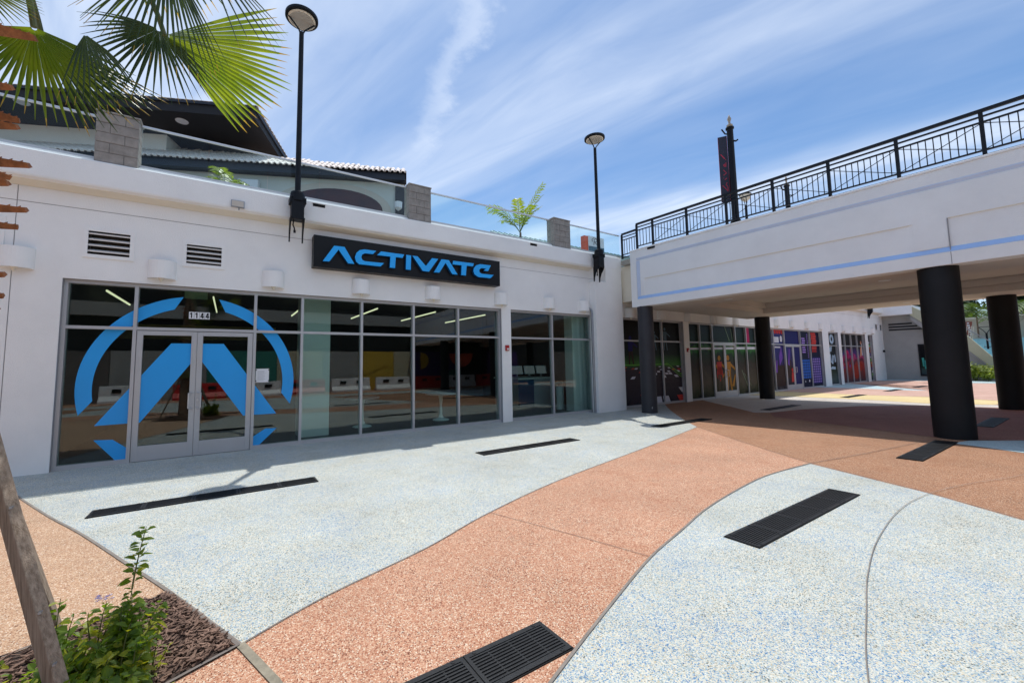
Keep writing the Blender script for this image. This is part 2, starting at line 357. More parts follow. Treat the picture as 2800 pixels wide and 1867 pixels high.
for n_, c_ in dict(art_black=(8, 10, 12), art_night=(20, 22, 52), art_floor=(58, 50, 58), art_green=(52, 110, 40), art_dkgreen=(16, 46, 24), art_lime=(120, 200, 70), art_white=(214, 216, 226), art_red=(204, 64, 58), art_pink=(178, 38, 92), art_orange=(224, 140, 50), art_gold=(186, 126, 44), art_ice=(168, 190, 208),
                   art_blue=(44, 100, 190), art_navy=(32, 32, 96), art_violet=(112, 70, 166), art_lilac=(160, 130, 205), art_grey=(110, 118, 130), art_skin=(200, 140, 110), art_slate=(86, 110, 124), art_tan=(84, 74, 58), art_brown=(58, 40, 34), art_teal=(70, 160, 150), art_rust=(150, 44, 26), art_pale=(150, 172, 140)).items():
    principled(n_, lin(*c_), 0.5, 0.12, 3, spec=0.12)
def blend_print(name, cols, axis, lo, hi, noise=0.25, nscale=2.2):
    """printed film: a soft colour sweep with blotches, in object metres"""
    m, nt, out = newmat(name); N = nt.nodes.new; L = nt.links.new
    p = N('ShaderNodeBsdfPrincipled'); p.inputs['Roughness'].default_value = 0.4; p.inputs['Specular IOR Level'].default_value = 0.15; L(p.outputs[0], out.inputs[0])
    tc = N('ShaderNodeTexCoord'); sp = N('ShaderNodeSeparateXYZ'); L(tc.outputs['Object'], sp.inputs[0])
    mr = N('ShaderNodeMapRange'); L(sp.outputs[axis], mr.inputs[0]); mr.inputs[1].default_value = lo; mr.inputs[2].default_value = hi
    nz = N('ShaderNodeTexNoise'); nz.inputs['Scale'].default_value = nscale; nz.inputs['Detail'].default_value = 5; nz.inputs['Distortion'].default_value = 1.2; L(tc.outputs['Object'], nz.inputs['Vector'])
    ma = N('ShaderNodeMath'); ma.operation = 'MULTIPLY_ADD'; L(nz.outputs['Fac'], ma.inputs[0]); ma.inputs[1].default_value = noise*2; ma.inputs[2].default_value = -noise
    ad = N('ShaderNodeMath'); ad.operation = 'ADD'; L(mr.outputs[0], ad.inputs[0]); L(ma.outputs[0], ad.inputs[1])
    rp = N('ShaderNodeValToRGB'); L(ad.outputs[0], rp.inputs[0]); el = rp.color_ramp.elements
    for i, (ps, c) in enumerate(cols):
        e = el[i] if i < 2 else el.new(ps)
        e.position = ps; e.color = lin(*c)
    L(rp.outputs[0], p.inputs['Base Color']); return m
blend_print('print_arena', [(0.0, (24, 24, 40)), (0.12, (52, 44, 56)), (0.42, (62, 52, 58)), (0.47, (60, 120, 44)), (0.6, (16, 38, 22)), (0.75, (8, 12, 12)), (1.0, (6, 8, 9))], 2, 0.0, 3.0, 0.03)
blend_print('print_laser', [(0.0, (10, 12, 14)), (0.08, (46, 52, 26)), (0.2, (78, 70, 54)), (0.45, (52, 44, 36)), (0.62, (24, 52, 26)), (0.68, (56, 120, 50)), (0.74, (14, 40, 26)), (1.0, (20, 30, 34))], 2, 0.0, 3.0, 0.16)
blend_print('print_night', [(0.0, (70, 66, 70)), (0.1, (18, 16, 30)), (0.35, (40, 26, 60)), (0.6, (44, 40, 110)), (1.0, (34, 34, 110))], 2, 0.0, 3.0, 0.22)
blend_print('print_ink', [(0.0, (28, 40, 60)), (0.12, (60, 80, 78)), (0.25, (24, 44, 26)), (0.4, (10, 12, 16)), (1.0, (10, 14, 20))], 2, 0.0, 3.0, 0.10)
blend_print('print_neon', [(0.0, (40, 44, 60)), (0.2, (110, 30, 24)), (0.38, (150, 36, 30)), (0.45, (40, 20, 40)), (0.52, (176, 40, 96)), (0.6, (60, 40, 110)), (0.72, (24, 14, 20)), (1.0, (16, 12, 16))], 2, 0.0, 3.0, 0.22, 1.6)
glassmat('shop_glass', (0.80, 0.90, 0.87, 1), 0.055, 4.0, 0.80)
glassmat('rail_glass', (0.90, 0.972, 0.972, 1), 0.012, 4.2, 0.26)
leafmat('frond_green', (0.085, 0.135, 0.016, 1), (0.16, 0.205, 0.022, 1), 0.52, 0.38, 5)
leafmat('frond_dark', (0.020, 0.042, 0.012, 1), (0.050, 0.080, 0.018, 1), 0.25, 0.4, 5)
leafmat('frond_tip', (0.30, 0.22, 0.05, 1), (0.36, 0.24, 0.07, 1), 0.35, 0.6, 9)
leafmat('shrub_leaf', (0.065, 0.130, 0.014, 1), (0.150, 0.230, 0.024, 1), 0.45, 0.5, 14)
leafmat('shrub_young', (0.22, 0.26, 0.025, 1), (0.30, 0.32, 0.035, 1), 0.45, 0.5, 14)
leafmat('far_leaf', (0.030, 0.065, 0.014, 1), (0.075, 0.125, 0.024, 1), 0.3, 0.55, 1.5)
leafmat('far_dark', (0.016, 0.040, 0.014, 1), (0.035, 0.070, 0.022, 1), 0.25, 0.55, 1.5)
leafmat('hedge_leaf', (0.10, 0.15, 0.016, 1), (0.19, 0.24, 0.028, 1), 0.35, 0.5, 3)
emit('led', (1.0, 0.92, 0.60, 1), 1.0)
emit('screen', (0.55, 0.60, 0.66, 1), 0.12)

WHITE, CREAM = lin(246, 244, 236), lin(226, 214, 190)
terrazzo('terrazzo_blue', [(0.07, lin(92, 128, 166)), (0.10, lin(134, 162, 180)), (0.15, lin(166, 180, 182)), (0.12, lin(188, 195, 190)), (0.25, lin(203, 199, 184)), (0.13, lin(216, 212, 199)), (0.09, lin(188, 175, 148)), (0.05, lin(138, 147, 138)), (0.04, lin(88, 95, 97))], 185, 0.16)
terrazzo('terrazzo_salmon', [(0.14, lin(148, 94, 70)), (0.30, lin(182, 130, 102)), (0.26, lin(194, 146, 118)), (0.17, lin(206, 172, 144)), (0.07, lin(222, 206, 184)), (0.06, lin(112, 64, 48))], 175, 0.16)
terrazzo('terrazzo_brown', [(0.16, lin(130, 88, 66)), (0.30, lin(156, 112, 84)), (0.26, lin(170, 126, 96)), (0.16, lin(182, 144, 114)), (0.06, lin(206, 182, 158)), (0.06, lin(96, 64, 50))], 175, 0.16)
terrazzo('terrazzo_tan', [(0.12, lin(152, 110, 84)), (0.30, lin(180, 142, 112)), (0.30, lin(192, 156, 126)), (0.16, lin(206, 180, 152)), (0.06, lin(230, 214, 194)), (0.06, lin(122, 88, 68))], 175, 0.16)
terrazzo('terrazzo_white', [(0.3, lin(196, 188, 180)), (0.3, lin(206, 198, 190)), (0.2, lin(180, 170, 160)), (0.2, lin(214, 210, 204))], 175, 0.16)
terrazzo('terrazzo_yellow', [(0.3, lin(212, 190, 136)), (0.3, lin(218, 198, 148)), (0.2, lin(196, 170, 116)), (0.2, lin(224, 210, 172))], 175, 0.16)
terrazzo('terrazzo_pink', [(0.3, lin(192, 152, 136)), (0.3, lin(202, 164, 148)), (0.2, lin(178, 138, 120)), (0.2, lin(212, 186, 172))], 175, 0.16)
terrazzo('terrazzo_maroon', [(0.3, lin(138, 90, 80)), (0.3, lin(154, 104, 92)), (0.2, lin(118, 76, 66)), (0.2, lin(170, 124, 110))], 175, 0.16)
terrazzo('terrazzo_aqua', [(0.3, lin(164, 190, 196)), (0.3, lin(186, 204, 206)), (0.2, lin(134, 168, 182)), (0.2, lin(206, 212, 212))], 175, 0.16)


# ------------------------------------------------------------------ ground
def spline(pts, n=8):
    out = []
    P = [pts[0]]+list(pts)+[pts[-1]]
    for i in range(1, len(P)-2):
        p0, p1, p2, p3 = (Vector((*P[k], 0)) for k in (i-1, i, i+1, i+2))
        for k in range(n):
            t = k/n
            q = 0.5*((2*p1)+(p2-p0)*t+(2*p0-5*p1+4*p2-p3)*t*t+(3*p1-p0-3*p2+p3)*t**3)
            out.append((q.x, q.y))
    out.append(tuple(pts[-1])); return out
def sheet(name, pts, mat, dz, kind='structure'):
    bm = bmesh.new(); vs_ = [bm.verts.new((x, y, gz(y)+dz)) for x, y in pts]
    bm.faces.new(vs_); bmesh.ops.triangulate(bm, faces=bm.faces[:]); bmesh.ops.recalc_face_normals(bm, faces=bm.faces[:])
    for f in bm.faces:
        if f.normal.z < 0: f.normal_flip()
    me = bpy.data.meshes.new(name); bm.to_mesh(me); bm.free(); me.materials.append(MATS[mat])
    o = bpy.data.objects.new(name, me); COL.objects.link(o); o['kind'] = kind; return o
def strip(name, pts, w, mat, dz):
    b = MB()
    for i in range(len(pts)-1):
        p, q = Vector((*pts[i], 0)), Vector((*pts[i+1], 0)); d = (q-p)
        if d.length < 1e-5: continue
        d.normalize(); n = Vector((-d.y, d.x, 0))*w/2; p = p-d*w*0.2; q = q+d*w*0.2
        c = [p-n, q-n, q+n, p+n]; h = dz+0.0004*(i % 2)
        b.poly([(v.x, v.y, gz(v.y)+h) for v in c])
    return b.build(name, mat, kind='structure')
g = MB()
for y0, y1 in ((-400, -3), (-3, 9.05), (9.05, 500)):
    x0, x1 = -400, 500
    g.quad((x0, y0, gz(y0)), (x1, y0, gz(y0)), (x1, y1, gz(y1)), (x0, y1, gz(y1)))
g.build('ground', 'terrazzo_brown', kind='structure')
low = spline([(0.10, 2.60), (0.58, 2.83), (1.42, 3.11), (2.24, 3.47), (3.67, 3.94), (6.11, 4.52), (9.03, 5.26)])
left = spline([(-3.15, 9.04), (-2.55, 8.15), (-1.97, 6.96), (-1.53, 6.05), (-1.11, 5.23), (-0.59, 4.13), (-0.28, 3.47), (0.10, 2.60)])
tip = spline([(13.50, 9.04), (11.82, 7.73), (10.03, 6.20), (9.03, 5.26)])
slow = spline([(6.94, 2.46), (5.91, 2.52), (5.15, 2.47), (4.10, 2.32), (3.33, 2.14), (2.71, 1.99), (1.99, 1.75), (1.32, 1.51), (0.40, 1.16), (-1.0, 0.55), (-2.6, -0.4)])
sr = spline([(9.03, 5.26), (7.75, 3.60), (6.94, 2.46)])
b2r = spline([(6.94, 2.46), (6.50, 1.55), (6.33, 1.20), (5.90, 0.55), (5.2, -0.6), (4.2, -2.9)])
sheet('paving_blue', left+low[1:]+tip[::-1][1:-1]+[(13.50, 9.04)], 'terrazzo_blue', 0.004)
sheet('paving_salmon', low[:-1]+sr[:-1]+slow+[(-6, -0.4), (-6, 0.0)], 'terrazzo_salmon', 0.005)
sheet('paving_tan', left+[(-6, 0.0), (-14, 0.0), (-14, 9.04)], 'terrazzo_tan', 0.003)
sheet('paving_blue_corner', slow[:-1]+[(-2.6, -0.4), (-2.6, -2.9)]+b2r[::-1][:-1], 'terrazzo_blue', 0.004)
sheet('paving_pale', [(15.9, 9.04), (14.9, 8.0), (13.9, 6.9), (12.77, 5.75), (13.0, 5.48), (14.53, 5.23), (16.6, 4.5), (17.9, 3.4), (18.4, 1.6), (18.2, -2.9), (18.9, -2.9), (19.2, 2.2), (18.7, 3.37), (19.24, 4.94), (19.42, 6.31), (19.5, 9.04)], 'terrazzo_white', 0.004)
sheet('paving_maroon', [(13.0, 5.46), (12.1, 5.0), (11.7, 3.9), (11.2, 2.75), (10.85, 1.9), (11.2, 1.2), (12.4, 0.2), (14.5, -2.9), (18.1, -2.9), (18.3, 1.6), (17.8, 3.4), (16.6, 4.48), (14.53, 5.21)], 'terrazzo_maroon', 0.005)
sheet('paving_blue_wedge', [(10.3, 1.66), (10.16, 1.28), (9.98, 0.9), (9.3, -0.8), (8.6, -2.9), (14.3, -2.9), (12.3, 0.1), (11.48, 1.0), (10.81, 1.55)], 'terrazzo_aqua', 0.006)
sheet('paving_yellow', [(19.55, 9.04), (19.47, 6.31), (19.29, 4.94), (18.75, 3.37), (19.3, 2.2), (21.0, 2.0), (21.9, 3.96), (21.8, 5.8), (22.2, 7.2), (22.6, 9.04)], 'terrazzo_yellow', 0.004)
sheet('paving_pink', [(22.65, 9.04), (22.25, 7.2), (21.85, 5.8), (21.95, 3.96), (21.05, 2.0), (19.3, 2.15), (19.0, -2.9), (25.0, -2.9), (25.4, 2.0), (26.1, 4.8), (26.0, 5.9), (26.6, 6.9), (27, 9.04)], 'terrazzo_pink', 0.005)
sheet('paving_aqua', [(27.05, 9.04), (26.65, 6.9), (26.05, 5.9), (26.15, 4.8), (27.5, 4.5), (30.5, 5.4), (31.4, 7.1), (32.0, 9.04)], 'terrazzo_aqua', 0.004)
sheet('paving_pink_far', [(32.05, 9.04), (31.45, 7.1), (30.55, 5.4), (27.5, 4.45), (26.15, 4.75), (25.45, 2.0), (25.05, -2.9), (40, -2.9), (40, 9.04)], 'terrazzo_pink', 0.005)
sheet('paving_aqua_far', [(36.5, 9.04), (37.0, 6.6), (34.5, 4.6), (34.2, 2.0), (46, 2.0), (46, 9.04)], 'terrazzo_aqua', 0.009)
sheet('paving_blue_rear', [(-6, -0.4), (-2.6, -0.4), (-2.6, -2.9), (4.2, -2.9), (8.6, -2.9), (16, -3.2), (24, -4.6), (24, -6.6), (12, -5.0), (2, -4.6), (-8, -5.8), (-16, -5.4), (-16, -1.5)], 'terrazzo_blue', 0.006)
sheet('paving_salmon_rear', [(-16, -5.45), (-8, -5.85), (2, -4.65), (12, -5.05), (24, -6.65), (24, -7.4), (-16, -7.4)], 'terrazzo_salmon', 0.006)
strip('mortar_edging', left[8:], 0.022, 'edge_grey', 0.009)
strip('mortar_edging', slow[:64], 0.016, 'edge_grey', 0.010)
strip('mortar_edging', low, 0.010, 'joint', 0.010)
strip('mortar_edging', sr, 0.010, 'joint', 0.011)
strip('mortar_edging', b2r, 0.012, 'joint', 0.012)
strip('control_joint', spline([(2.25, 3.47), (2.52, 2.65), (2.71, 2.01)]), 0.006, 'joint', 0.011)
strip('control_joint', spline([(6.93, 2.46), (8.28, 2.23), (9.49, 2.06), (10.7, 1.9)]), 0.010, 'joint', 0.011)
strip('control_joint', spline([(9.6, 0.5), (8.09, 0.78), (7.11, 1.06), (6.26, 1.22), (5.43, 1.25), (4.43, 1.16), (3.68, 1.03), (3.14, 0.90), (2.46, 0.72), (1.4, 0.36)]), 0.0055, 'edge_grey', 0.013)
strip('control_joint', [(0.10, 2.60), (0.23, 2.21), (0.46, 1.18)], 0.042, 'joint_band', 0.012)

# drain grates: panels of slotted cast iron in one row along the plaza
def grate_mesh(ln, w):
    b = MB(); nb = 10; e = 0.030
    b.box(0.003, ln-0.003, 0.002, e, 0.002, 0.016); b.box(0.003, ln-0.003, w-e, w-0.002, 0.002, 0.016)
    b.box(0.003, e*0.75, e, w-e, 0.002, 0.016); b.box(ln-e*0.75, ln-0.003, e, w-e, 0.002, 0.016)
    pitch = (w-2*e)/nb
    for k in range(nb): b.box(e*0.75, ln-e*0.75, e+pitch*(k+0.28), e+pitch*(k+0.72), 0.004, 0.0155)
    for t in (0.25, 0.5, 0.75): b.box(ln*t-0.005, ln*t+0.005, e, w-e, 0.003, 0.013)
    for cx_, cy_ in ((0.06, e*0.5), (ln-0.06, e*0.5), (0.06, w-e*0.5), (ln-0.06, w-e*0.5)):
        b.lathe((cx_, cy_, 0.0), [(0.011, 0.015), (0.011, 0.0185), (0.007, 0.0185), (0.007, 0.017)], 10)
    return b
def pit_mesh(ln, w): return MB().box(-0.004, ln+0.004, -0.004, w+0.004, -0.02, 0.0105)
def grate(x0, x1, y0, y1, npan, label):
    w = y1-y0; ln = (x1-x0)/npan
    t = thing('drain_grate', label, 'drain grate', (x0, y0, gz(y0)+0.0), (-atan(SLOPE), 0, 0), 'drain grates in the plaza')
    pit_mesh(x1-x0, w).build('pit', 'dark_void', t)
    pm = None
    for k in range(npan):
        if pm is None: o = grate_mesh(ln, w).build('grate_panel', 'iron', t); pm = o.data
        else: o = inst('grate_panel', pm, t, (ln*k, 0, 0))
grate(-1.20, 1.05, 5.76, 6.03, 5, 'long black drain grate in front of the glass double doors')
grate(3.63, 5.84, 5.75, 6.02, 5, 'black drain grate in pale blue paving, before the single street lamp at the corner pier')
grate(8.42, 10.54, 5.74, 6.01, 5, 'black drain grate crossing from pale blue to brown paving by the grey column')
grate(13.60, 15.75, 5.70, 5.96, 5, 'black drain grate in shade under the bridge, in pale paving')
grate(19.95, 21.95, 5.70, 5.96, 4, 'drain grate on the yellow paving band beyond the bridge')
grate(24.75, 26.6, 5.62, 5.88, 4, 'drain grate in pink paving beyond the yellow band')
grate(28.6, 30.5, 5.5, 5.76, 4, 'farthest drain grate, in the pale aqua paving beyond the bridge')
grate(-0.47, 1.53, 1.60, 1.86, 4, 'nearest slotted iron drain grate in the salmon paving at the bottom edge')
grate(3.51, 5.71, 1.61, 1.87, 5, 'black drain grate lying in the big pale blue paving corner')
grate(8.23, 10.45, 1.62, 1.88, 5, 'drain grate in brown paving at the foot of the big black column')
grate(13.10, 15.20, 1.54, 1.80, 5, 'drain grate in dark shade behind the big black column')

# ------------------------------------------------------------------ white shop building
YW, YB, YG = 8.90, 8.65, 9.05
shop = thing('white_shop_building', 'long white stucco shop building with glass storefronts and flat parapet', 'building', (0, 0, 0))
def cells(x0, x1, z0, z1, ops):
    xs = sorted({x0, x1, *[v for o in ops for v in (o[0], o[1]) if x0 < v < x1]}); zs = sorted({z0, z1, *[v for o in ops for v in (o[2], o[3]) if z0 < v < z1]})
    for i in range(len(xs)-1):
        run = None
        for j in range(len(zs)-1):
            xm, zm = (xs[i]+xs[i+1])/2, (zs[j]+zs[j+1])/2
            hole = any(o[0] < xm < o[1] and o[2] < zm < o[3] for o in ops)
            if not hole: run = (run[0] if run else zs[j], zs[j+1])
            if hole or j == len(zs)-2:
                if run: yield xs[i], xs[i+1], run[0], run[1]
                run = None
WT = 3.045
near_ops = [(-2.30, 6.245, -1, WT), (6.555, 9.80, -1, WT)]
vents = [(-3.62, -3.02, 3.47, 3.86), (-2.03, -1.50, 3.47, 3.86), (-0.715, -0.18, 3.47, 3.82)]
far_ops = [(11.0, 14.72, -1, WT), (15.08, 20.86, -1, WT), (21.25, 28.0, -1, WT), (28.85, 30.31, -1, WT), (30.72, 34.93, -1, WT), (35.43, 36.36, -1, WT)]
fvents = [(37.0, 37.45, 3.42, 3.78), (37.95, 38.4, 3.42, 3.78)]
w = MB()
for c in cells(-12, 38.6, -0.05, 4.60, near_ops+far_ops+vents+fvents): w.box(c[0], c[1], YW+0.014, YG+0.20, c[2], c[3])
w.build('wall_core', 'groove', shop)
w = MB(); gr = [(-12, 10.0, 4.205, 4.217), (-2.868, -2.856, 0, 4.6), (11.4, 38.6, 4.205, 4.215)]
for c in cells(-12, 38.6, -0.05, 4.59, near_ops+far_ops+vents+fvents+gr): w.box(c[0], c[1], YW, YW+0.0135, c[2], c[3])
w.build('wall', 'stucco', shop)
def band(x0, x1):
    b = MB(); pr = [(YW+0.1, 4.46), (YW-0.02, 4.47), (YB+0.06, 4.52), (YB+0.01, 4.545), (YB, 4.575), (YB, 4.955), (YB+0.02, 4.975), (YB+0.16, 4.985), (YB+0.16, 5.055), (YB+0.48, 5.065), (YB+0.48, 4.46)]
    b.prism([Vector((x0, y, z)) for y, z in pr], (x1-x0, 0, 0)); return b
band(-12, 10.95).build('parapet', 'stucco', shop)
band(18.6, 38.6).build('parapet', 'stucco', shop)
# cove under the parapet: its cream paints in light bounced off the paving
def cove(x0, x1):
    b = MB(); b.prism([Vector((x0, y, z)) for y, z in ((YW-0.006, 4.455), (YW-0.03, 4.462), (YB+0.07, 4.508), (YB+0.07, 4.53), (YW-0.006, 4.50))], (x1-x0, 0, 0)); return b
cove(-12, 9.66).build('cornice', 'stucco_cream_and_bounce', shop); cove(18.62, 38.58).build('cornice', 'stucco_cream_and_bounce', shop)
p = MB()
p.box(9.66, 10.93, YB+0.003, YW+0.012, -0.05, 4.10); p.box(10.17, 10.93, YB+0.003, YW+0.012, 4.10, 4.60)
p.box(9.66, 10.93, YB+0.40, YB+0.46, 5.06, 5.075)
p.build('pier', 'stucco', shop, bevel=0.012)
def scupper(x, z): return MB().box(x-0.12, x+0.12, YB-0.004, YB+0.02, z-0.03, z+0.03)
for x, z in ((1.49, 4.895), (7.22, 4.895), (24, 4.885)):
    s_ = scupper(x, z).build('scupper', 'dark_void', shop)
    MB().box(x-0.14, x+0.14, YB-0.03, YB+0.0, z+0.030, z+0.042).build('scupper_lip', 'stucco', s_)
for (x0, x1, z0, z1) in vents+fvents:
    f = MB(); t_ = 0.06
    f.box(x0-t_, x0, YW-0.022, YW+0.1, z0-t_, z1+t_); f.box(x1, x1+t_, YW-0.022, YW+0.1, z0-t_, z1+t_)
    f.box(x0, x1, YW-0.022, YW+0.1, z1, z1+t_); f.box(x0, x1, YW-0.022, YW+0.1, z0-t_, z0)
    fo = f.build('wall_vent', 'stucco', shop)
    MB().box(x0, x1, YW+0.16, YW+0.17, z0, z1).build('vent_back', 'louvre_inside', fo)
    n = 4; h = (z1-z0)/n
    sl = None
    for k in range(n):
        zc = z1-h*(k+0.22)
        if sl is None:
            m_ = MB(); L_ = x1-x0; m_.obox((L_/2, 0.05, 0), (L_/2, 0, 0), (0, 0.055, 0.022), (0, -0.004, 0.010)); so = m_.build('slat', 'louvre', fo); sl = so.data; so.location = (x0, YW, zc)
        else: inst('slat', sl, fo, (x0, YW, zc))
MB().tube([(9.64, 8.80, 0.0), (9.64, 8.80, 3.08), (9.635, 8.81, 3.17), (9.60, 8.86, 3.23), (9.55, 8.92, 3.25)], 0.040, 12).build('conduit', 'conduit', shop, smooth=True)
# upper terrace floor and the interior
MB().box(-12, 38.6, YG+0.2, 22, 4.62, 4.80).build('terrace_floor', 'asphalt', shop)
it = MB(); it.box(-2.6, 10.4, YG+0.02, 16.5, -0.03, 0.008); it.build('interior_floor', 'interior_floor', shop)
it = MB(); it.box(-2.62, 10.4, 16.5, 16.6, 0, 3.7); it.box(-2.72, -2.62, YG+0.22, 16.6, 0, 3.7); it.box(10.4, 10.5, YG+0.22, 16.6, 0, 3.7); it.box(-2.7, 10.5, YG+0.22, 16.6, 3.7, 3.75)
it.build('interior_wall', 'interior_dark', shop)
it = MB(); it.box(-2.61, 1.2, 13.9, 14.0, 2.35, 2.75); it.build('interior_band', 'interior_yellow', shop)
it = MB(); it.box(1.36, 1.98, 9.75, 10.35, 0, 3.69); it.build('interior_column', 'interior_white', shop)
it = MB(); it.box(9.35, 10.39, 9.40, 9.75, 0, 3.69); it.build('interior_column', 'interior_white', shop)
for k, (x, y0, y1) in enumerate(((-2.38, 12.0, 14.5), (-0.38, 12.0, 15.4), (1.83, 12.3, 15.5), (3.9, 12.3, 15.5), (5.9, 12.3, 15.5), (7.9, 12.3, 15.5))):
    o = MB().box(x-0.014, x+0.014, y0, y1, 3.30, 3.34).build('strip_light', 'led')
    tag(o, ('glowing strip light inside above the left side pane', 'glowing strip light inside over the double doors', 'glowing strip light inside right of the doors, beside the pale column',
            'glowing strip light inside just right of the pale column', 'glowing strip light inside behind the middle panes', 'glowing strip light inside nearest the red alarm')[k], 'light', 'strip lights inside the shop')
# storefront glazing
def frame_bay(xs, z0=0.0, zt=2.27, z1=WT, mw=0.05, skip_low=(), name='window', print_=None, glass='shop_glass'):
    """aluminium frame with its panes: xs are the mullion centre lines"""
    f = MB(); ya, yb = 8.985, 9.10
    a, b = xs[0], xs[-1]
    f.box(a-mw/2, b+mw/2, ya, yb, z1-mw*1.1, z1-0.001); 
    for i, x in enumerate(xs):
        zb = z0+0.07
        f.box(x-mw/2, x+mw/2, ya-0.003, yb+0.003, z0-0.01, z1-mw*1.1)
    for i in range(len(xs)-1):
        l, r = xs[i]+mw/2, xs[i+1]-mw/2
        f.box(l, r, ya, yb, zt-mw/2, zt+mw/2)
        if i not in skip_low: f.box(l, r, ya, yb, z0-0.01, z0+0.075)
    o = f.build(name, 'aluminium', shop)
    panes = []
    for i in range(len(xs)-1):
        l, r = xs[i]+mw/2, xs[i+1]-mw/2
        for q, (a_, b_) in enumerate(((z0+0.075, zt-mw/2), (zt+mw/2, z1-mw*1.1))):
            if q == 0 and i in skip_low: continue
            pane(l, r, a_, b_, o, glass); panes.append((l, r, a_, b_, o))
    return o, panes
LEAN = 0.0115
def pane(l, r, a_, b_, parent, glass, y=YG):
    m_ = MB(); y0, y1 = y-0.004+LEAN*(a_-1.1), y-0.004+LEAN*(b_-1.1)
    m_.prism([Vector((l, y0, a_)), Vector((r, y0, a_)), Vector((r, y1, b_)), Vector((l, y1, b_))], (0, 0.008, 0))
    return m_.build('pane', glass, parent)
doors_pane = []
def door_leaf(l, r, hinge_left, parent=None, zt=2.235, prt=None):
    f = MB(); st = 0.085; ya, yb = 8.995, 9.045
    f.box(l, l+st, ya, yb, 0.012, zt); f.box(r-st, r, ya, yb, 0.012, zt); f.box(l+st, r-st, ya, yb, zt-0.075, zt); f.box(l+st, r-st, ya, yb, 0.012, 0.265)
    o = f.build('door', 'aluminium', shop, bevel=0.003)
    pane(l+st, r-st, 0.265, zt-0.075, o, 'shop_glass', 9.028)
    doors_pane.append((l+st, r-st, 0.265, zt-0.075, o))
    hx = r-st*0.45 if hinge_left else l+st*0.45; s_ = -1 if hinge_left else 1
    MB().tube([(hx, ya, 1.13), (hx, ya-0.05, 1.13), (hx+s_*0.05, ya-0.075, 1.13), (hx+s_*0.05, ya-0.075, 0.86), (hx, ya-0.05, 0.86), (hx, ya, 0.86)], 0.011, 8).build('handle', 'aluminium_rail', o, smooth=True)
    if not hinge_left: MB().tube([(hx+0.002, ya-0.0, 1.0), (hx+0.002, ya-0.02, 1.0)], 0.02, 12).build('lock', 'aluminium_rail', o)
    return o
bayA, pA = frame_bay([-2.273, -1.393, 0.415, 1.267, 2.498, 3.735, 4.955, 6.222], skip_low=(1,))
bayB, pB = frame_bay([6.578, 8.14, 9.775])
door_leaf(-1.362, -0.506, True); door_leaf(-0.502, 0.384, False)
pD = doors_pane[:2]
# emblem film on the glass: arcs and a chevron, clipped to each pane
CX, CZ, RO, RI = -0.487, 1.27, 1.62, 1.415
def arc(a0, a1, b0, b1, n=26, ro=RO, ri=RI):
    out = []
    for k in range(n):
        t, t2 = k/n, (k+1)/n
        o = [radians(a0+(a1-a0)*q) for q in (t, t2)]; i_ = [radians(b0+(b1-b0)*q) for q in (t, t2)]
        out.append([(CX+ro*cos(o[0]), CZ+ro*sin(o[0])), (CX+ro*cos(o[1]), CZ+ro*sin(o[1])), (CX+ri*cos(i_[1]), CZ+ri*sin(i_[1])), (CX+ri*cos(i_[0]), CZ+ri*sin(i_[0]))])
    return out
EMB = [arc(99.0, 195.5, 105.5, 188.5), arc(79.5, -15.8, 73.5, -8.7)]
EMB += [[[(-1.843, 0.425), (-1.602, 0.409), (-1.440, 0.270), (-1.556, 0.065)], [(-1.556, 0.065), (-1.440, 0.270), (-1.20, 0.11), (-1.30, -0.1)]],
        [[(0.845, 0.365), (0.646, 0.375), (0.436, 0.238), (0.540, 0.065)], [(0.540, 0.065), (0.436, 0.238), (0.2, 0.11), (0.3, -0.1)]],
        [[(-1.845, 0.655), (-0.886, 2.02), (-0.494, 2.02), (-0.494, 1.80)], [(-1.845, 0.655), (-0.494, 1.80), (-1.262, 0.660)]],
        [[(0.832, 0.650), (-0.094, 2.02), (-0.494, 2.02), (-0.494, 1.80)], [(0.832, 0.650), (-0.494, 1.80), (0.262, 0.655)]]]
def decal(quads, panes, name, mat, layer=1, ybase=YG):
    for (l, r, a_, b_, par) in panes:
        m_ = MB(); y_ = (9.028 if par.name.startswith('door') else ybase)
        for q in quads:
            c = clip_rect(q, l, r, a_, b_)
            if len(c) >= 3:
                area = sum(c[i-1][0]*c[i][1]-c[i][0]*c[i-1][1] for i in range(len(c)))
                if abs(area) < 1e-5: continue
                if area < 0: c = c[::-1]
                m_.poly([(x, y_-0.005-0.0015*layer+LEAN*(z-1.1), z) for x, z in c])
        if m_.f: m_.build(name, mat, par, kind='stuff' if name == 'print_shape' and len(quads) > 2 else None)
for e_ in EMB: decal(e_, pA+pD, 'emblem_film', 'vinyl_blue')
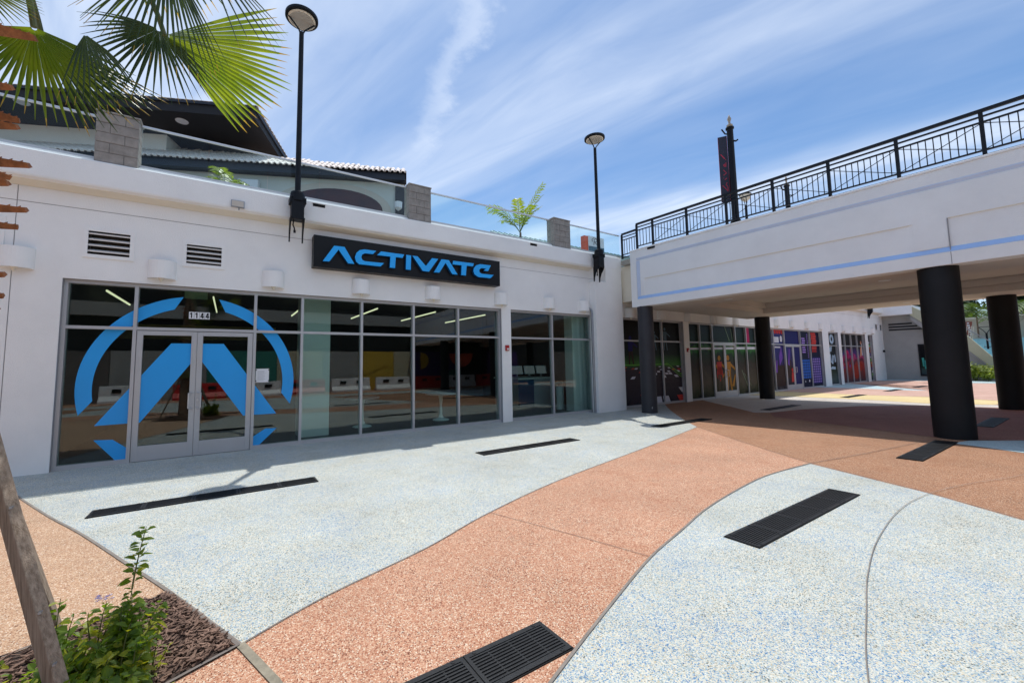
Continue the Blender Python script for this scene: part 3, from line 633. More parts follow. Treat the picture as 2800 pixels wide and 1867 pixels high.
# house number 1144 on white squares
def digit_quads(d, x, z, w_, h):
    t_ = w_*0.36
    if d == 1: return [[(x+w_*0.34, z), (x+w_*0.34+t_, z), (x+w_*0.34+t_, z+h), (x+w_*0.34, z+h)], [(x+w_*0.06, z+h*0.64), (x+w_*0.34, z+h*0.74), (x+w_*0.34, z+h), (x+w_*0.06, z+h*0.84)]]
    return [[(x+w_*0.52, z), (x+w_*0.52+t_, z), (x+w_*0.52+t_, z+h), (x+w_*0.52, z+h)], [(x, z+h*0.18), (x+w_*1.05, z+h*0.18), (x+w_*1.05, z+h*0.38), (x, z+h*0.38)], [(x, z+h*0.30), (x+w_*0.34, z+h*0.30), (x+w_*0.72, z+h), (x+w_*0.42, z+h)]]
np_ = thing('number_plate', 'white house number squares reading 1144 above the glass doors', 'number sign', (0, 0, 0))
for k, d in enumerate((1, 1, 4, 4)):
    x = -0.648+0.0805*k
    sq = MB().box(x, x+0.076, YG-0.028, YG-0.016, 2.474, 2.602).build('number_square', 'white_paint', np_)
    m_ = MB()
    for i, q in enumerate(digit_quads(d, x+0.012, 2.488, 0.052, 0.100)):
        m_.poly([(a_, YG-0.0285-0.0006*i, b_) for a_, b_ in q])
    m_.build('digit', 'sign_black', sq)
nt_ = MB(); nt_.box(0.452, 0.682, YG-0.020, YG-0.017, 1.275, 1.54)
o = nt_.build('paper_notice', 'paper'); tag(o, 'white paper notice taped on the glass right of the double doors', 'notice')
m_ = MB()
for x in (0.447, 0.668):
    for z in (1.29, 1.505): m_.box(x, x+0.02, YG-0.0225, YG-0.0205, z, z+0.022)
m_.build('tape', 'sign_black', o)
m_ = MB()
for k in range(9): m_.box(0.485, 0.485+random.uniform(0.10, 0.16), YG-0.0212, YG-0.0206, 1.49-0.022*k, 1.4935-0.022*k)
m_.build('print_line', 'art_grey', o)
ex = thing('exit_sign', 'pale boxy light fitting hanging inside above the doors', 'light fitting', (0, 0, 0))
MB().box(-0.80, -0.42, 9.95, 10.05, 2.98, 3.14).build('housing', 'art_pale', ex); MB().box(-0.63, -0.60, 9.98, 10.02, 3.14, 3.7).build('hanger', 'interior_dark', ex)
al = thing('fire_alarm', 'small red fire alarm on the white pillar between shop windows', 'alarm', (6.40, 8.9, 1.98))
MB().box(-0.055, 0.055, -0.05, 0, -0.075, 0.075).build('housing', 'red_device', al, bevel=0.008); MB().box(-0.03, 0.03, -0.062, -0.05, -0.05, -0.005).build('strobe', 'white_paint', al)
al2 = dup(al, (14.9, 8.9, 1.96), 'small red fire alarm on the shaded pillar behind the grey column')
MB().lathe((38.3, 8.86, 1.90), [(0.07, 0), (0.07, 0.13), (0.05, 0.15)], 12).build('camera_dome', 'black_metal', shop)

# things inside the shop
ctr = thing('reception_counter', 'grey and blue reception counter inside behind the right-hand windows', 'counter', (9.05, 11.6, 0))
MB().box(-0.75, 0.75, -0.7, 0.7, 0.06, 1.00).build('body', 'counter_grey', ctr); MB().box(-0.79, 0.79, -0.74, 0.74, 1.00, 1.05).build('top', 'interior_white', ctr); MB().box(-0.762, -0.10, -0.712, -0.70, 0.07, 0.98).build('blue_panel', 'counter_blue', ctr)
for k, (x, y) in enumerate(((8.55, 11.3), (9.05, 11.25), (9.55, 11.2))):
    mo = thing('monitor', ('leftmost of the three pale monitors on the reception counter', 'middle of the three pale monitors on the reception counter', 'rightmost of the three pale monitors on the reception counter')[k], 'monitor', (x, y, 1.05), (0, 0, radians(-18)), 'monitors on the counter')
    MB().obox((0, 0, 0.26), (0.19, 0, 0), (0, 0.015, -0.004), (0, 0.05, 0.14)).build('panel', 'white_paint', mo); MB().obox((0, -0.018, 0.26), (0.17, 0, 0), (0, 0.004, 0), (0, 0.045, 0.12)).build('screen', 'screen', mo); MB().bar((0, 0.03, 0), (0, 0.01, 0.2), 0.05).build('stand', 'conduit', mo); MB().box(-0.1, 0.1, -0.08, 0.08, 0, 0.012).build('base', 'conduit', mo)
bn = thing('litter_bin', 'slim pale litter bin with dark lid inside by the last pane', 'bin', (9.45, 10.15, 0.008))
MB().lathe((0, 0, 0), [(0.13, 0), (0.14, 0.75), (0.135, 0.76)], 20).build('body', 'interior_white', bn, smooth=True); MB().lathe((0, 0, 0), [(0.15, 0.76), (0.15, 0.86), (0.10, 0.92)], 20).build('lid', 'sign_black', bn, smooth=True)
tb = thing('round_table', 'white round pedestal table inside, in the middle of the long window', 'table', (5.12, 10.35, 0.008), group='white pedestal tables inside the shop')
MB().lathe((0, 0, 0), [(0.42, 0.71), (0.43, 0.725), (0.42, 0.735)], 28).build('tabletop', 'counter_grey', tb, smooth=True)
MB().lathe((0, 0, 0), [(0.24, 0), (0.22, 0.02), (0.08, 0.06), (0.045, 0.15), (0.035, 0.4), (0.06, 0.66), (0.12, 0.71)], 20).build('pedestal', 'interior_white', tb, smooth=True)
dup(tb, (2.95, 10.5, 0.008), 'white round pedestal table inside beside the pale column')

# wall lights: half-round shades along the shop front
def sconce():
    t = thing('wall_light', '', 'wall light', (0, 0, 0), group='half-round wall lights along the white front')
    m_ = MB(); n = 14; R1_, R2_ = 0.20, 0.185
    for k in range(n):
        a0, a1 = pi+pi*k/n, pi+pi*(k+1)/n
        o0, o1 = (R1_*cos(a0), 0.86*R1_*sin(a0)), (R1_*cos(a1), 0.86*R1_*sin(a1)); i0, i1 = (R2_*cos(a0), 0.86*R2_*sin(a0)), (R2_*cos(a1), 0.86*R2_*sin(a1))
        zt, zb = 0.16, -0.16
        m_.quad((*o0, zb), (*o1, zb), (*o1, zt), (*o0, zt)); m_.quad((*i1, zb), (*i0, zb), (*i0, zt), (*i1, zt))
        m_.quad((*o0, zt), (*o1, zt), (*i1, zt), (*i0, zt)); m_.quad((*o1, zb), (*o0, zb), (*i0, zb), (*i1, zb))
    m_.build('shade', 'stucco', t, smooth=True)
    MB().box(-0.19, 0.19, -0.012, 0, -0.15, 0.15).build('back_plate', 'stucco', t)
    MB().lathe((0, -0.07, -0.20), [(0.004, -0.02), (0.02, -0.01), (0.025, 0.02), (0.05, 0.05)], 10).build('knob', 'stucco_cream_and_bounce', t)
    return t
sl0 = None
scl = [(-2.82, 'cut off at the left edge beside the palm trunk'), (-1.05, 'above the glass door emblem, left of the doors'), (0.70, 'above the glass, just right of the double doors'), (2.44, 'below the A of the black sign'), (4.19, 'below the V of the black sign'),
       (6.21, 'below the right end of the black sign'), (7.94, 'above the pair of windows near the pier'), (9.37, 'above the conduit next to the pier'), (11.56, 'in the shaded gap right of the pier'), (13.3, 'in shade above the tile game print'), (15.0, 'in shade above the second red alarm'),
       (16.8, 'in shade above the green laser print'), (18.6, 'in shade above the printed double doors'), (20.53, 'in sun just left of the black column'), (22.45, 'just right of the black column'), (24.1, 'above the purple printed door'), (25.93, 'above the blue tile print'),
       (27.73, 'above the red and lilac tile print'), (29.43, 'above the black and white print'), (31.15, 'first above the magenta print'), (32.88, 'second above the magenta print'), (34.73, 'last above the magenta print'), (36.3, 'farthest along the front')]
for i, (x, d_) in enumerate(scl):
    lab = 'white half-round wall light '+d_
    z = 3.30 if x < 11 or x > 20 else 3.20
    if sl0 is None: sl0 = sconce(); sl0.location = (x, YW-0.001, z); sl0['label'] = lab
    else: dup(sl0, (x, YW-0.001, z), lab)

# black sign with raised blue letters
sg = thing('shop_sign', 'long black box sign with raised blue letters ACTIVATE', 'sign', (0, 0, 0))
MB().box(1.405, 6.05, 8.66, 8.895, 3.61, 4.275).build('sign_box', 'sign_black', sg, bevel=0.006)
LET = {'A': [(1.57, 3.72), (1.70, 3.725), (1.88, 4.00), (2.08, 3.73), (2.21, 3.735), (2.00, 4.075), (1.79, 4.07)],
 'C': [(2.68, 4.08), (2.42, 4.08), (2.32, 4.05), (2.25, 3.98), (2.22, 3.88), (2.245, 3.79), (2.31, 3.74), (2.78, 3.745), (2.86, 3.83), (2.44, 3.82), (2.38, 3.84), (2.355, 3.90), (2.375, 3.96), (2.43, 3.995), (2.61, 4.00)],
 'T': [(2.79, 4.085), (3.33, 4.085), (3.29, 4.0), (3.13, 4.0), (3.115, 3.745), (2.99, 3.745), (3.005, 3.995), (2.70, 3.99)],
 'I': [(3.38, 4.085), (3.50, 4.085), (3.49, 3.745), (3.37, 3.745)],
 'V': [(3.53, 4.085), (3.66, 4.085), (3.87, 3.88), (4.03, 4.09), (4.19, 4.09), (3.95, 3.755), (3.79, 3.755)],
 'A2': [(4.08, 3.755), (4.22, 3.76), (4.39, 4.02), (4.57, 3.76), (4.72, 3.765), (4.48, 4.095), (4.28, 4.095)],
 'T2': [(4.60, 4.095), (5.19, 4.10), (5.165, 4.02), (4.98, 4.015), (4.955, 3.765), (4.82, 3.765), (4.835, 4.01), (4.58, 4.005)],
 'E': [(5.71, 4.11), (5.38, 4.105), (5.26, 4.06), (5.19, 3.98), (5.175, 3.90), (5.21, 3.82), (5.32, 3.765), (5.69, 3.77), (5.79, 3.865), (5.42, 3.86), (5.36, 3.89), (5.35, 3.95), (5.41, 4.005), (5.55, 4.01), (5.49, 3.945), (5.62, 3.95)]}
for k, pts in LET.items():
    m_ = MB(); a = sum(pts[i-1][0]*pts[i][1]-pts[i][0]*pts[i-1][1] for i in range(len(pts)))
    if a < 0: pts = pts[::-1]
    n = len(pts); yF, yB_ = 8.575, 8.658
    m_.m = 0; m_.poly([(x, yF, z) for x, z in pts]); m_.m = 1
    for i in range(n):
        (x0, z0), (x1, z1) = pts[i-1], pts[i]; m_.quad((x0, yB_, z0), (x1, yB_, z1), (x1, yF, z1), (x0, yF, z0))
    m_.poly([(x, yB_, z) for x, z in pts[::-1]])
    m_.build('letter', ['sign_blue', 'sign_side'], sg)
# small floodlight on the parapet
fl_ = thing('floodlight', 'small flat square floodlight box on the white parapet', 'light', (0.05, YB, 4.63))
MB().box(-0.11, 0.11, -0.05, -0.0, -0.065, 0.065).build('housing', 'conduit', fl_, bevel=0.006); MB().box(-0.095, 0.095, -0.054, -0.05, -0.052, 0.052).build('lens', 'stucco_beige', fl_); MB().tube([(0.02, -0.02, -0.065), (0.02, -0.03, -0.11)], 0.012, 8).build('sensor', 'conduit', fl_)

# street lamps on brackets at the parapet
def wall_lamp(x, y, ztop, label, notch=False):
    t = thing('street_lamp', label, 'street lamp', (x, y, 0), group='black lamps on the parapet')
    MB().tube([(0, 0, 4.9), (0, 0, ztop-0.33)], [0.055, 0.045], 14).build('pole', 'black_metal', t, smooth=True)
    m_ = MB(); m_.box(-0.115, 0.115, -0.10, 0.13, 4.46, 4.87); m_.lathe((0, 0, 0), [(0.135, 4.83), (0.135, 4.97), (0.125, 5.02), (0.07, 5.035)], 20)
    m_.box(-0.15, -0.115, -0.11, 0.13, 4.78, 4.90); m_.box(0.115, 0.15, -0.11, 0.13, 4.78, 4.90)
    m_.build('bracket_box', 'black_metal', t, bevel=0.008)
    for s_ in (-1, 1):
        m_ = MB(); pts = [Vector((s_*0.12-0.012, yy, zz)) for yy, zz in ((0.13, 4.04), (0.105, 4.04), (0.085, 4.16), (0.03, 4.30), (-0.06, 4.42), (-0.09, 4.50), (0.13, 4.50))]
        m_.prism(pts, (0.024, 0, 0)); m_.build('bracket_arm', 'black_metal', t)
    m_ = MB(); m_.tube([(-0.06, 0.02, 4.46), (-0.07, 0.02, 4.36), (-0.04, 0.05, 4.31), (-0.035, 0.06, 4.27)], 0.013, 8); m_.tube([(-0.035, 0.06, 4.27), (-0.03, 0.07, 4.22)], 0.022, 8); m_.build('cable', 'dark_rail', t)
    zt = ztop
    m_ = MB()
    for s_ in (-1, 1):
        m_.tube([(s_*0.02, 0, zt-0.36), (s_*0.06, 0, zt-0.27), (s_*0.16, 0, zt-0.16), (s_*0.265, 0, zt-0.05)], 0.016, 8)
    m_.build('yoke', 'black_metal', t, smooth=True)
    hd = MB().lathe((0, 0, zt), [(0.29, -0.055), (0.315, -0.04), (0.315, 0.01), (0.24, 0.05), (0.08, 0.075)], 40).build('lamp_head', 'black_metal', t, smooth=True)
    MB().lathe((0, 0, zt), [(0.235, -0.075), (0.262, -0.066), (0.262, -0.05)], 40).build('diffuser_ring', 'stucco_cream_and_bounce', hd)
    MB().lathe((0, 0, zt), [(0.232, -0.079), (0.232, -0.06)], 40).build('diffuser', 'lamp_glass', hd)
    return t
wall_lamp(1.06, 8.50, 8.76, 'tall black street lamp left of the blue sign, its head by the palm leaf')
wall_lamp(9.64, 8.43, 8.64, 'black street lamp above the corner pier, between sign and bridge')
wall_lamp(34.6, 8.45, 8.64, 'black lamp whose bracket shows far off under the bridge')

# block pillars and glass balustrade on the parapet
PY0, PY1 = 8.70, 9.02
def pillar(x0, x1, label):
    t = thing('block_pillar', label, 'pillar', (x0, PY0, 4.99), group='concrete block pillars on the parapet')
    W_ = x1-x0; D_ = PY1-PY0
    MB().box(0.008, W_-0.008, 0.008, D_-0.008, 0, 0.85).build('mortar_core', 'mortar', t)
    ch = 0.17
    for c in range(5):
        z0 = c*ch+0.004
        cuts = [0, W_*0.33, W_] if c % 2 else [0, W_*0.67, W_]
        for i in range(2):
            m_ = MB(); e = random.uniform(-0.004, 0.006); m_.box(cuts[i]+0.004, cuts[i+1]-0.004, -e*0.5, D_+0.002, z0, z0+ch-0.009); m_.build('block', 'block', t, bevel=0.006)
    MB().box(-0.012, W_+0.012, -0.012, D_+0.012, 0.852, 0.885).build('cap', 'block', t, bevel=0.01)
pillar(-1.99, -1.43, 'grey block pillar on the parapet under the palm leaves')
pillar(3.50, 4.07, 'brownish block pillar on the parapet above the blue letters A and C')
pillar(8.06, 8.72, 'small block pillar on the parapet nearest the bridge')
def balustrade(x0, x1, n, label, zr=5.815):
    t = thing('glass_balustrade', label, 'glass railing', (0, 0, 0), group='glass balustrades along the roof terrace')
    MB().box(x0, x1, 8.83, 8.87, zr-0.022, zr+0.018).build('top_rail', 'aluminium_rail', t, bevel=0.008)
    MB().box(x0, x1, 8.82, 8.88, 5.055, 5.10).build('shoe', 'aluminium', t)
    wd = (x1-x0)/n
    for k in range(n): MB().box(x0+wd*k+0.006, x0+wd*(k+1)-0.006, 8.845, 8.857, 5.07, zr-0.02).build('pane', 'rail_glass', t)
balustrade(-6.4, -1.995, 4, 'glass balustrade with pale rail left of the block pillar, behind the palm')
balustrade(-1.425, 3.495, 5, 'long glass balustrade with pale rail before the tiled roof')
balustrade(4.075, 8.055, 4, 'glass balustrade against open sky with a small palm behind it')
balustrade(8.725, 11.15, 2, 'last glass balustrade, ending at the bridge railing')

# ------------------------------------------------------------------ tiled restaurant on the roof terrace
ang = atan2(-0.375, 0.927)
rest = thing('terrace_restaurant', 'roof terrace building with clay tile awning and deep black eaves', 'building', (4.41, 11.3, 0), (0, 0, ang))
MB().box(-13.5, 0.0, 0.0, 0.14, 7.19, 7.40).build('awning_fascia', 'navy_fascia', rest)
MB().box(-0.14, 0.0, 0.141, 4.0, 7.19, 7.40).build('awning_fascia', 'navy_fascia', rest)
MB().box(-13.5, -0.141, 0.141, 3.5, 7.20, 7.24).build('awning_soffit', 'black_soffit', rest)
MB().box(-13.5, -0.02, 0.30, 4.0, 4.80, 7.195).build('wall', 'stucco_pale', rest)
# corner post darker, then the arched opening
MB().box(-0.30, 0.03, 0.24, 0.5, 4.80, 7.088).build('corner_post', 'navy_fascia', rest)
MB().lathe((-0.20, 0.0, 0), [(0.02, 6.22), (0.11, 6.30), (0.12, 6.48), (0.02, 6.52)], 14).build('wall_lantern', 'white_paint', rest)
def arch_pts(c, hw, z0, zs, rise, n=18): return [(c-hw, z0)]+[(c-hw*cos(pi*k/n), zs+rise*sin(pi*k/n)) for k in range(n+1)]+[(c+hw, z0)]
m_ = MB(); m_.prism([Vector((x, 0.262, z)) for x, z in arch_pts(-2.15, 1.72, 4.82, 6.30, 0.78)], (0, 0.036, 0)); m_.build('arch_surround', 'stucco_beige', rest)
m_ = MB(); m_.prism([Vector((x, 0.235, z)) for x, z in arch_pts(-2.10, 1.42, 4.82, 6.28, 0.62)], (0, 0.025, 0)); m_.build('arch_opening', 'purple_wall', rest)
MB().box(-4.75, -4.2, 0.10, 0.30, 6.72, 6.98).build('air_unit', 'white_paint', rest, bevel=0.02)
# roof slope and barrel tiles: a lean-to pitch that runs out toward the corner
zr0, sl_ = 7.40, 0.64; tilt = atan(sl_)
top_q = lambda x: min(0.34+0.20*abs(x), 1.75)
m_ = MB(); rx = [0.04-0.5*k for k in range(28)]
for a_, b_ in zip(rx[:-1], rx[1:]):
    qa, qb = top_q(a_), top_q(b_)
    m_.poly([(b_, -0.05, zr0), (a_, -0.05, zr0), (a_, qa, zr0+sl_*(qa+0.05)), (b_, qb, zr0+sl_*(qb+0.05))]); m_.poly([(a_, qa, zr0+sl_*(qa+0.05)), (a_, qa, zr0-0.2), (b_, qb, zr0-0.2), (b_, qb, zr0+sl_*(qb+0.05))])
m_.poly([(0.04, -0.05, zr0), (0.04, top_q(0), zr0), (0.04, top_q(0), zr0+sl_*(top_q(0)+0.05))])
m_.build('roof', 'roof_pan', rest)
def tile_mesh(ln=0.42, r0=0.066, r1=0.054, seg=7):
    m_ = MB()
    for k in range(seg):
        a0, a1 = pi*k/seg, pi*(k+1)/seg
        P = lambda r, a, y: (r*cos(a), y, r*sin(a)*0.85)
        m_.m = 0; m_.quad(P(r1, a0, ln), P(r0, a0, 0), P(r0, a1, 0), P(r1, a1, ln))
        m_.m = 1; m_.quad(P(r0, a0, 0), P(r0-0.022, a0, 0), P(r0-0.022, a1, 0), P(r0, a1, 0))
        m_.m = 0; m_.quad(P(r0-0.022, a0, 0), P(r1-0.02, a0, ln), P(r1-0.02, a1, ln), P(r0-0.022, a1, 0))
    return m_
tm = None; sp_ = 0.158; stp = 0.36*cos(tilt); cnt = 0
for c in range(84):
    x = -0.06-c*sp_
    for r_ in range(5):
        y = -0.10+r_*stp
        if y+0.12 > top_q(x) or cnt > 285: break
        if tm is None: o = tile_mesh().build('tile', ['roof_tile', 'roof_tile_end'], rest, smooth=False); tm = o.data
        else: o = inst('tile', tm, rest)
        o.location = (x, y, zr0+0.010+sl_*(y+0.05)); o.rotation_euler = (tilt, 0, random.uniform(-0.02, 0.02)); cnt += 1
for k in range(24):
    x = -0.02-k*0.38; q = top_q(x)
    inst('ridge_tile', tm, rest, (x, q, zr0+sl_*(q+0.05)-0.01), (-0.125*0.64, 0, radians(79)), (1.35, 1.0, 1.3))
# big upper roof: local frame has the same turn, corner at (0.40, 12.5)
upx = thing('eave', '', '', (0, 0, 0)); bpy.data.objects.remove(upx)
def loc2(x, y):   # world xy -> restaurant frame
    dx, dy = x-4.41, y-11.3; return dx*cos(-ang)-dy*sin(-ang), dx*sin(-ang)+dy*cos(-ang)
ex_, ey_ = loc2(0.40, 12.5)
MB().box(ex_-9.5, ex_, ey_, ey_+0.16, 8.545, 8.88).build('eave_fascia', 'black_soffit', rest)
MB().box(ex_-0.16, ex_, ey_+0.161, ey_+2.95, 8.545, 8.88).build('eave_fascia', 'black_soffit', rest)
MB().box(ex_-9.5, ex_-0.161, ey_+0.161, ey_+2.95, 8.55, 8.60).build('eave_soffit', 'black_soffit', rest)
MB().box(ex_+0.002, ex_+0.05, ey_-0.02, ey_+2.95, 8.74, 8.84).build('gutter', 'navy_fascia', rest)
MB().box(ex_-9.5, ex_+0.05, ey_-0.05, ey_-0.002, 8.80, 8.87).build('gutter', 'navy_fascia', rest)
m_ = MB(); m_.poly([(ex_-9.5, ey_-0.06, 8.885), (ex_+0.06, ey_-0.06, 8.885), (ex_-3, ey_+2.95, 9.5), (ex_-9.5, ey_+2.95, 9.5)]); m_.poly([(ex_+0.06, ey_-0.06, 8.885), (ex_+0.06, ey_+2.95, 8.885), (ex_-3, ey_+2.95, 9.5)])
m_.build('roof', 'roof_tile', rest)
for k in range(14): inst('tile', tm, rest, (ex_+0.07, ey_+0.05+k*0.21, 8.885), (radians(-12), 0, radians(90)), (1.1, 0.7, 0.9))
for k in range(40): inst('tile', tm, rest, (ex_-0.05-k*0.235, ey_-0.045, 8.865), (radians(11), 0, 0), (1.2, 0.7, 0.5))
MB().box(ex_-9.5, ex_-2.9, ey_+1.3, ey_+2.8, 4.8, 8.549).build('upper_wall', 'stucco', rest); MB().box(ex_-2.9, ex_-1.15, ey_+2.4, ey_+2.8, 4.8, 8.549).build('upper_wall', 'stucco_beige', rest)
m_ = MB(); m_.prism([Vector((ex_-2.4+dx_, ey_+1.6, z)) for dx_, z in ((-1.3, 7.55), (2.2, 7.55), (1.35, 8.0), (1.1, 8.18), (-0.1, 8.26))], (0, 0.79, 0)); m_.build('gable', 'stucco_beige', rest)
for k, (x, y) in enumerate(((-4.82, 14.80), (-1.35, 13.72))):
    lx, ly = loc2(x, y); MB().lathe((lx, ly, 8.548), [(0.15, -0.012), (0.16, 0.0)], 20).build('downlight', 'white_paint', rest)

# plants on the terrace
def palmlet(name, label, cat, loc, n, ln, lift, mat='frond_green', lw=0.03, seed=1, lean=(0, 0), group=None, nl=15, stem_h=0.5):
    rnd = random.Random(seed)
    t = thing(name, label, cat, loc, group=group)
    MB().tube([(0, 0, 0), (0.02, 0, stem_h)], [0.05, 0.035], 8).build('trunk', 'trunk', t, smooth=True)
    for k in range(n):
        a = 2*pi*k/n+rnd.uniform(-0.3, 0.3); L_ = ln*rnd.uniform(0.75, 1.1); li = lift*rnd.uniform(0.6, 1.25)
        d = Vector((cos(a)+lean[0], sin(a)+lean[1], 0)); m_ = MB(); pts = []
        for q in range(9):
            s = q/8; pts.append(Vector((0, 0, stem_h))+d*L_*s+Vector((0, 0, L_*(li*s-0.95*s*s*(0.5+0.5/max(li, 0.4))))))
        m_.tube(pts, [0.012*(1-0.8*q/8) for q in range(9)], 5)
        for q in range(1, nl+1):
            s = 0.12+0.88*q/nl; i0 = min(int(s*8), 7); f_ = s*8-i0; p = pts[i0].lerp(pts[i0+1], min(f_, 1)); tg = (pts[i0+1]-pts[i0]).normalized(); sd = tg.cross(Vector((0, 0, 1))); sd = sd.normalized() if sd.length > 1e-4 else Vector((1, 0, 0))
            ll = L_*0.36*(1-0.55*abs(s-0.45)); 
            for s_ in (-1, 1):
                dr = (sd*s_*0.85+tg*0.65+Vector((0, 0, rnd.uniform(-0.25, 0.12)))).normalized(); w_ = tg*lw/2
                e = p+dr*ll+Vector((0, 0, -0.18*ll)); mid = p+dr*ll*0.5
                m_.quad(p-w_*0.5, p+w_*0.5, mid+w_, mid-w_); m_.poly((mid-w_, mid+w_, e))
        m_.build('frond', mat, t)
    return t
palmlet('potted_palm', 'small feathery palm standing against the sky behind the glass balustrade', 'palm', (8.5, 10.9, 4.8), 10, 1.0, 2.3, seed=4, lw=0.06, stem_h=1.30)
palmlet('potted_palm', 'leafy palm in shade behind glass, below the tiled awning', 'palm', (-0.25, 10.0, 4.8), 8, 0.85, 0.75, seed=9, lw=0.05, lean=(0.35, -0.1), stem_h=0.75)

# ------------------------------------------------------------------ buildings beyond the terrace
gb = thing('green_roof_shop', 'far shop with green metal seam roof seen beyond the glass balustrade', 'building', (0, 0, 0))
MB().box(15.4, 34, 18.6, 26, 4.8, 8.02).build('wall', 'shop_red', gb)
m_ = MB()
for k in range(16): m_.box(15.9+k*1.15, 16.8+k*1.15, 18.56, 18.61, 6.6, 7.95)
m_.build('window', 'dark_window', gb)
m_ = MB(); m_.prism([Vector((15.0, y, z)) for y, z in ((18.0, 8.04), (18.0, 8.12), (22.5, 10.6), (26.5, 8.1), (26.5, 8.04))], (20, 0, 0)); m_.build('roof', 'green_metal', gb)
for k in range(44): MB().bar((15.2+k*0.46, 18.0, 8.135), (15.2+k*0.46, 22.5, 10.62), 0.035, 0.05).build('seam', 'green_seam', gb)
sb = thing('sign_board', 'white shop sign board with orange edge and black script letter beyond the balustrade', 'sign', (17.15, 16.0, 7.92))
MB().box(0.30, 1.62, 0, 0.3, 0, 0.90).build('board', 'white_paint', sb); MB().box(0.0, 0.298, 0.02, 0.3, 0, 0.87).build('edge_panel', 'orange_paint', sb); MB().box(0.31, 1.61, -0.012, -0.002, 0.01, 0.30).build('blue_strip', 'art_slate', sb)
m_ = MB(); m_.tube([(0.62, -0.012, 0.58), (0.60, -0.012, 0.72), (0.75, -0.012, 0.82), (0.98, -0.012, 0.78), (1.02, -0.012, 0.66), (0.86, -0.012, 0.58), (0.74, -0.012, 0.57)], 0.014, 6); m_.tube([(0.80, -0.012, 0.74), (0.74, -0.012, 0.40)], 0.014, 6); m_.tube([(0.86, -0.012, 0.57), (0.96, -0.012, 0.45), (1.08, -0.012, 0.44)], 0.012, 6); m_.build('script_letter', 'sign_black', sb)
MB().box(0.2, 0.35, 0.1, 0.25, -3.12, 0).build('post', 'conduit', sb); MB().box(1.35, 1.5, 0.1, 0.25, -3.12, 0).build('post', 'conduit', sb)

# ------------------------------------------------------------------ footbridge
BA = 0.036
br = thing('footbridge', 'white stucco footbridge with blue trim on black round columns', 'bridge', (10.53, 7.98, 0), (0, 0, BA))
YE = -26.0; DW = 7.70
def bx(name, x0, x1, y0, y1, z0, z1, mat, bev=0.0): return MB().box(x0, x1, y0, y1, z0, z1).build(name, mat, br, bevel=bev)
# front girder face, with recessed fields
m_ = MB()
m_.box(0.0, 0.35, YE, 0.0, 3.225, 3.455); m_.box(0.0, 0.35, YE, 0.0, 4.72, 4.955)
m_.box(0.0, 0.35, -0.20, 0.0, 3.455, 4.72)
m_.box(0.03, 0.35, YE, -0.20, 3.455, 4.72)
m_.box(0.012, 0.03, -6.46, -6.04, 3.55, 4.0595)
m_.box(0.012, 0.03, YE, -0.32, 4.06, 4.63); m_.box(0.012, 0.03, -0.44, -0.32, 3.55, 4.06); 
m_.build('girder', 'stucco', br)
m_ = MB(); m_.box(0.010, 0.03, -6.0, -0.46, 4.048, 4.0605); m_.box(0.010, 0.03, YE, -6.475, 4.052, 4.064); m_.build('field_edge', 'stucco_cream_and_bounce', br)  # upper edge of each field, cream for ground bounce painted on its underside
bx('seam', -0.0015, 0.03, -6.474, -6.465, 3.226, 4.05, 'groove')
m_ = MB(); m_.prism([Vector((x, -0.21, z)) for x, z in ((-0.004, 3.45), (-0.004, 3.466), (0.034, 3.55), (0.034, 3.45))], (0, YE+0.21, 0)); m_.build('trim_strip', 'trim_blue', br)
m_ = MB(); m_.prism([Vector((x, -0.21, z)) for x, z in ((0.034, 4.645), (-0.003, 4.70), (-0.003, 4.722), (0.034, 4.722))], (0, YE+0.21, 0)); m_.build('trim_strip', 'trim_pale', br)
m_ = MB(); m_.box(0.011, 0.034, -0.315, -0.205, 3.55, 4.63); m_.build('trim_strip', 'trim_pale', br)
bx('curb', -0.02, 0.40, YE, 0.0, 4.958, 5.0, 'stucco', 0.01)
bx('scupper', -0.03, 0.2, -0.85, -0.62, 4.90, 4.955, 'dark_void')
# soffit: front strip, coffer, far beam
bx('soffit', 0.352, 1.50, YE, -0.02, 3.23, 3.40, 'soffit'); bx('soffit', 1.501, 5.90, -1.32, -0.02, 3.23, 3.40, 'soffit')
bx('soffit', 5.901, DW, YE, -0.02, 3.228, 3.40, 'soffit'); bx('coffer_ceiling', 1.503, 5.898, YE, -1.322, 3.58, 3.70, 'soffit')
bx('coffer_side', 5.80, 5.90, YE, -1.42, 3.402, 3.579, 'soffit'); bx('coffer_side', 1.50, 1.58, YE, -1.42, 3.402, 3.579, 'soffit'); bx('coffer_side', 1.50, 5.9, -1.42, -1.32, 3.402, 3.579, 'soffit')
bx('deck', 0.36, DW, YE, 0.6, 4.70, 4.86, 'concrete'); bx('girder', DW-0.3, DW, YE, 0.0, 3.402, 4.95, 'stucco')
bx('abutment', 0.55, DW-0.2, 0.10, 0.90, 3.52, 4.69, 'stucco_cream_and_bounce')
for x, y in ((0.95, -2.35), (1.10, -5.40), (6.60, -1.75), (6.7, -4.8)):
    MB().lathe((x, y, 3.222), [(0.09, 0.0), (0.10, 0.004), (0.10, 0.02)], 20).build('downlight', 'white_paint', br)
Rb = Matrix.Rotation(-BA, 4, 'Z')
def tob(x, y): v = Rb @ Vector((x-10.53, y-7.98, 0)); return v.x, v.y
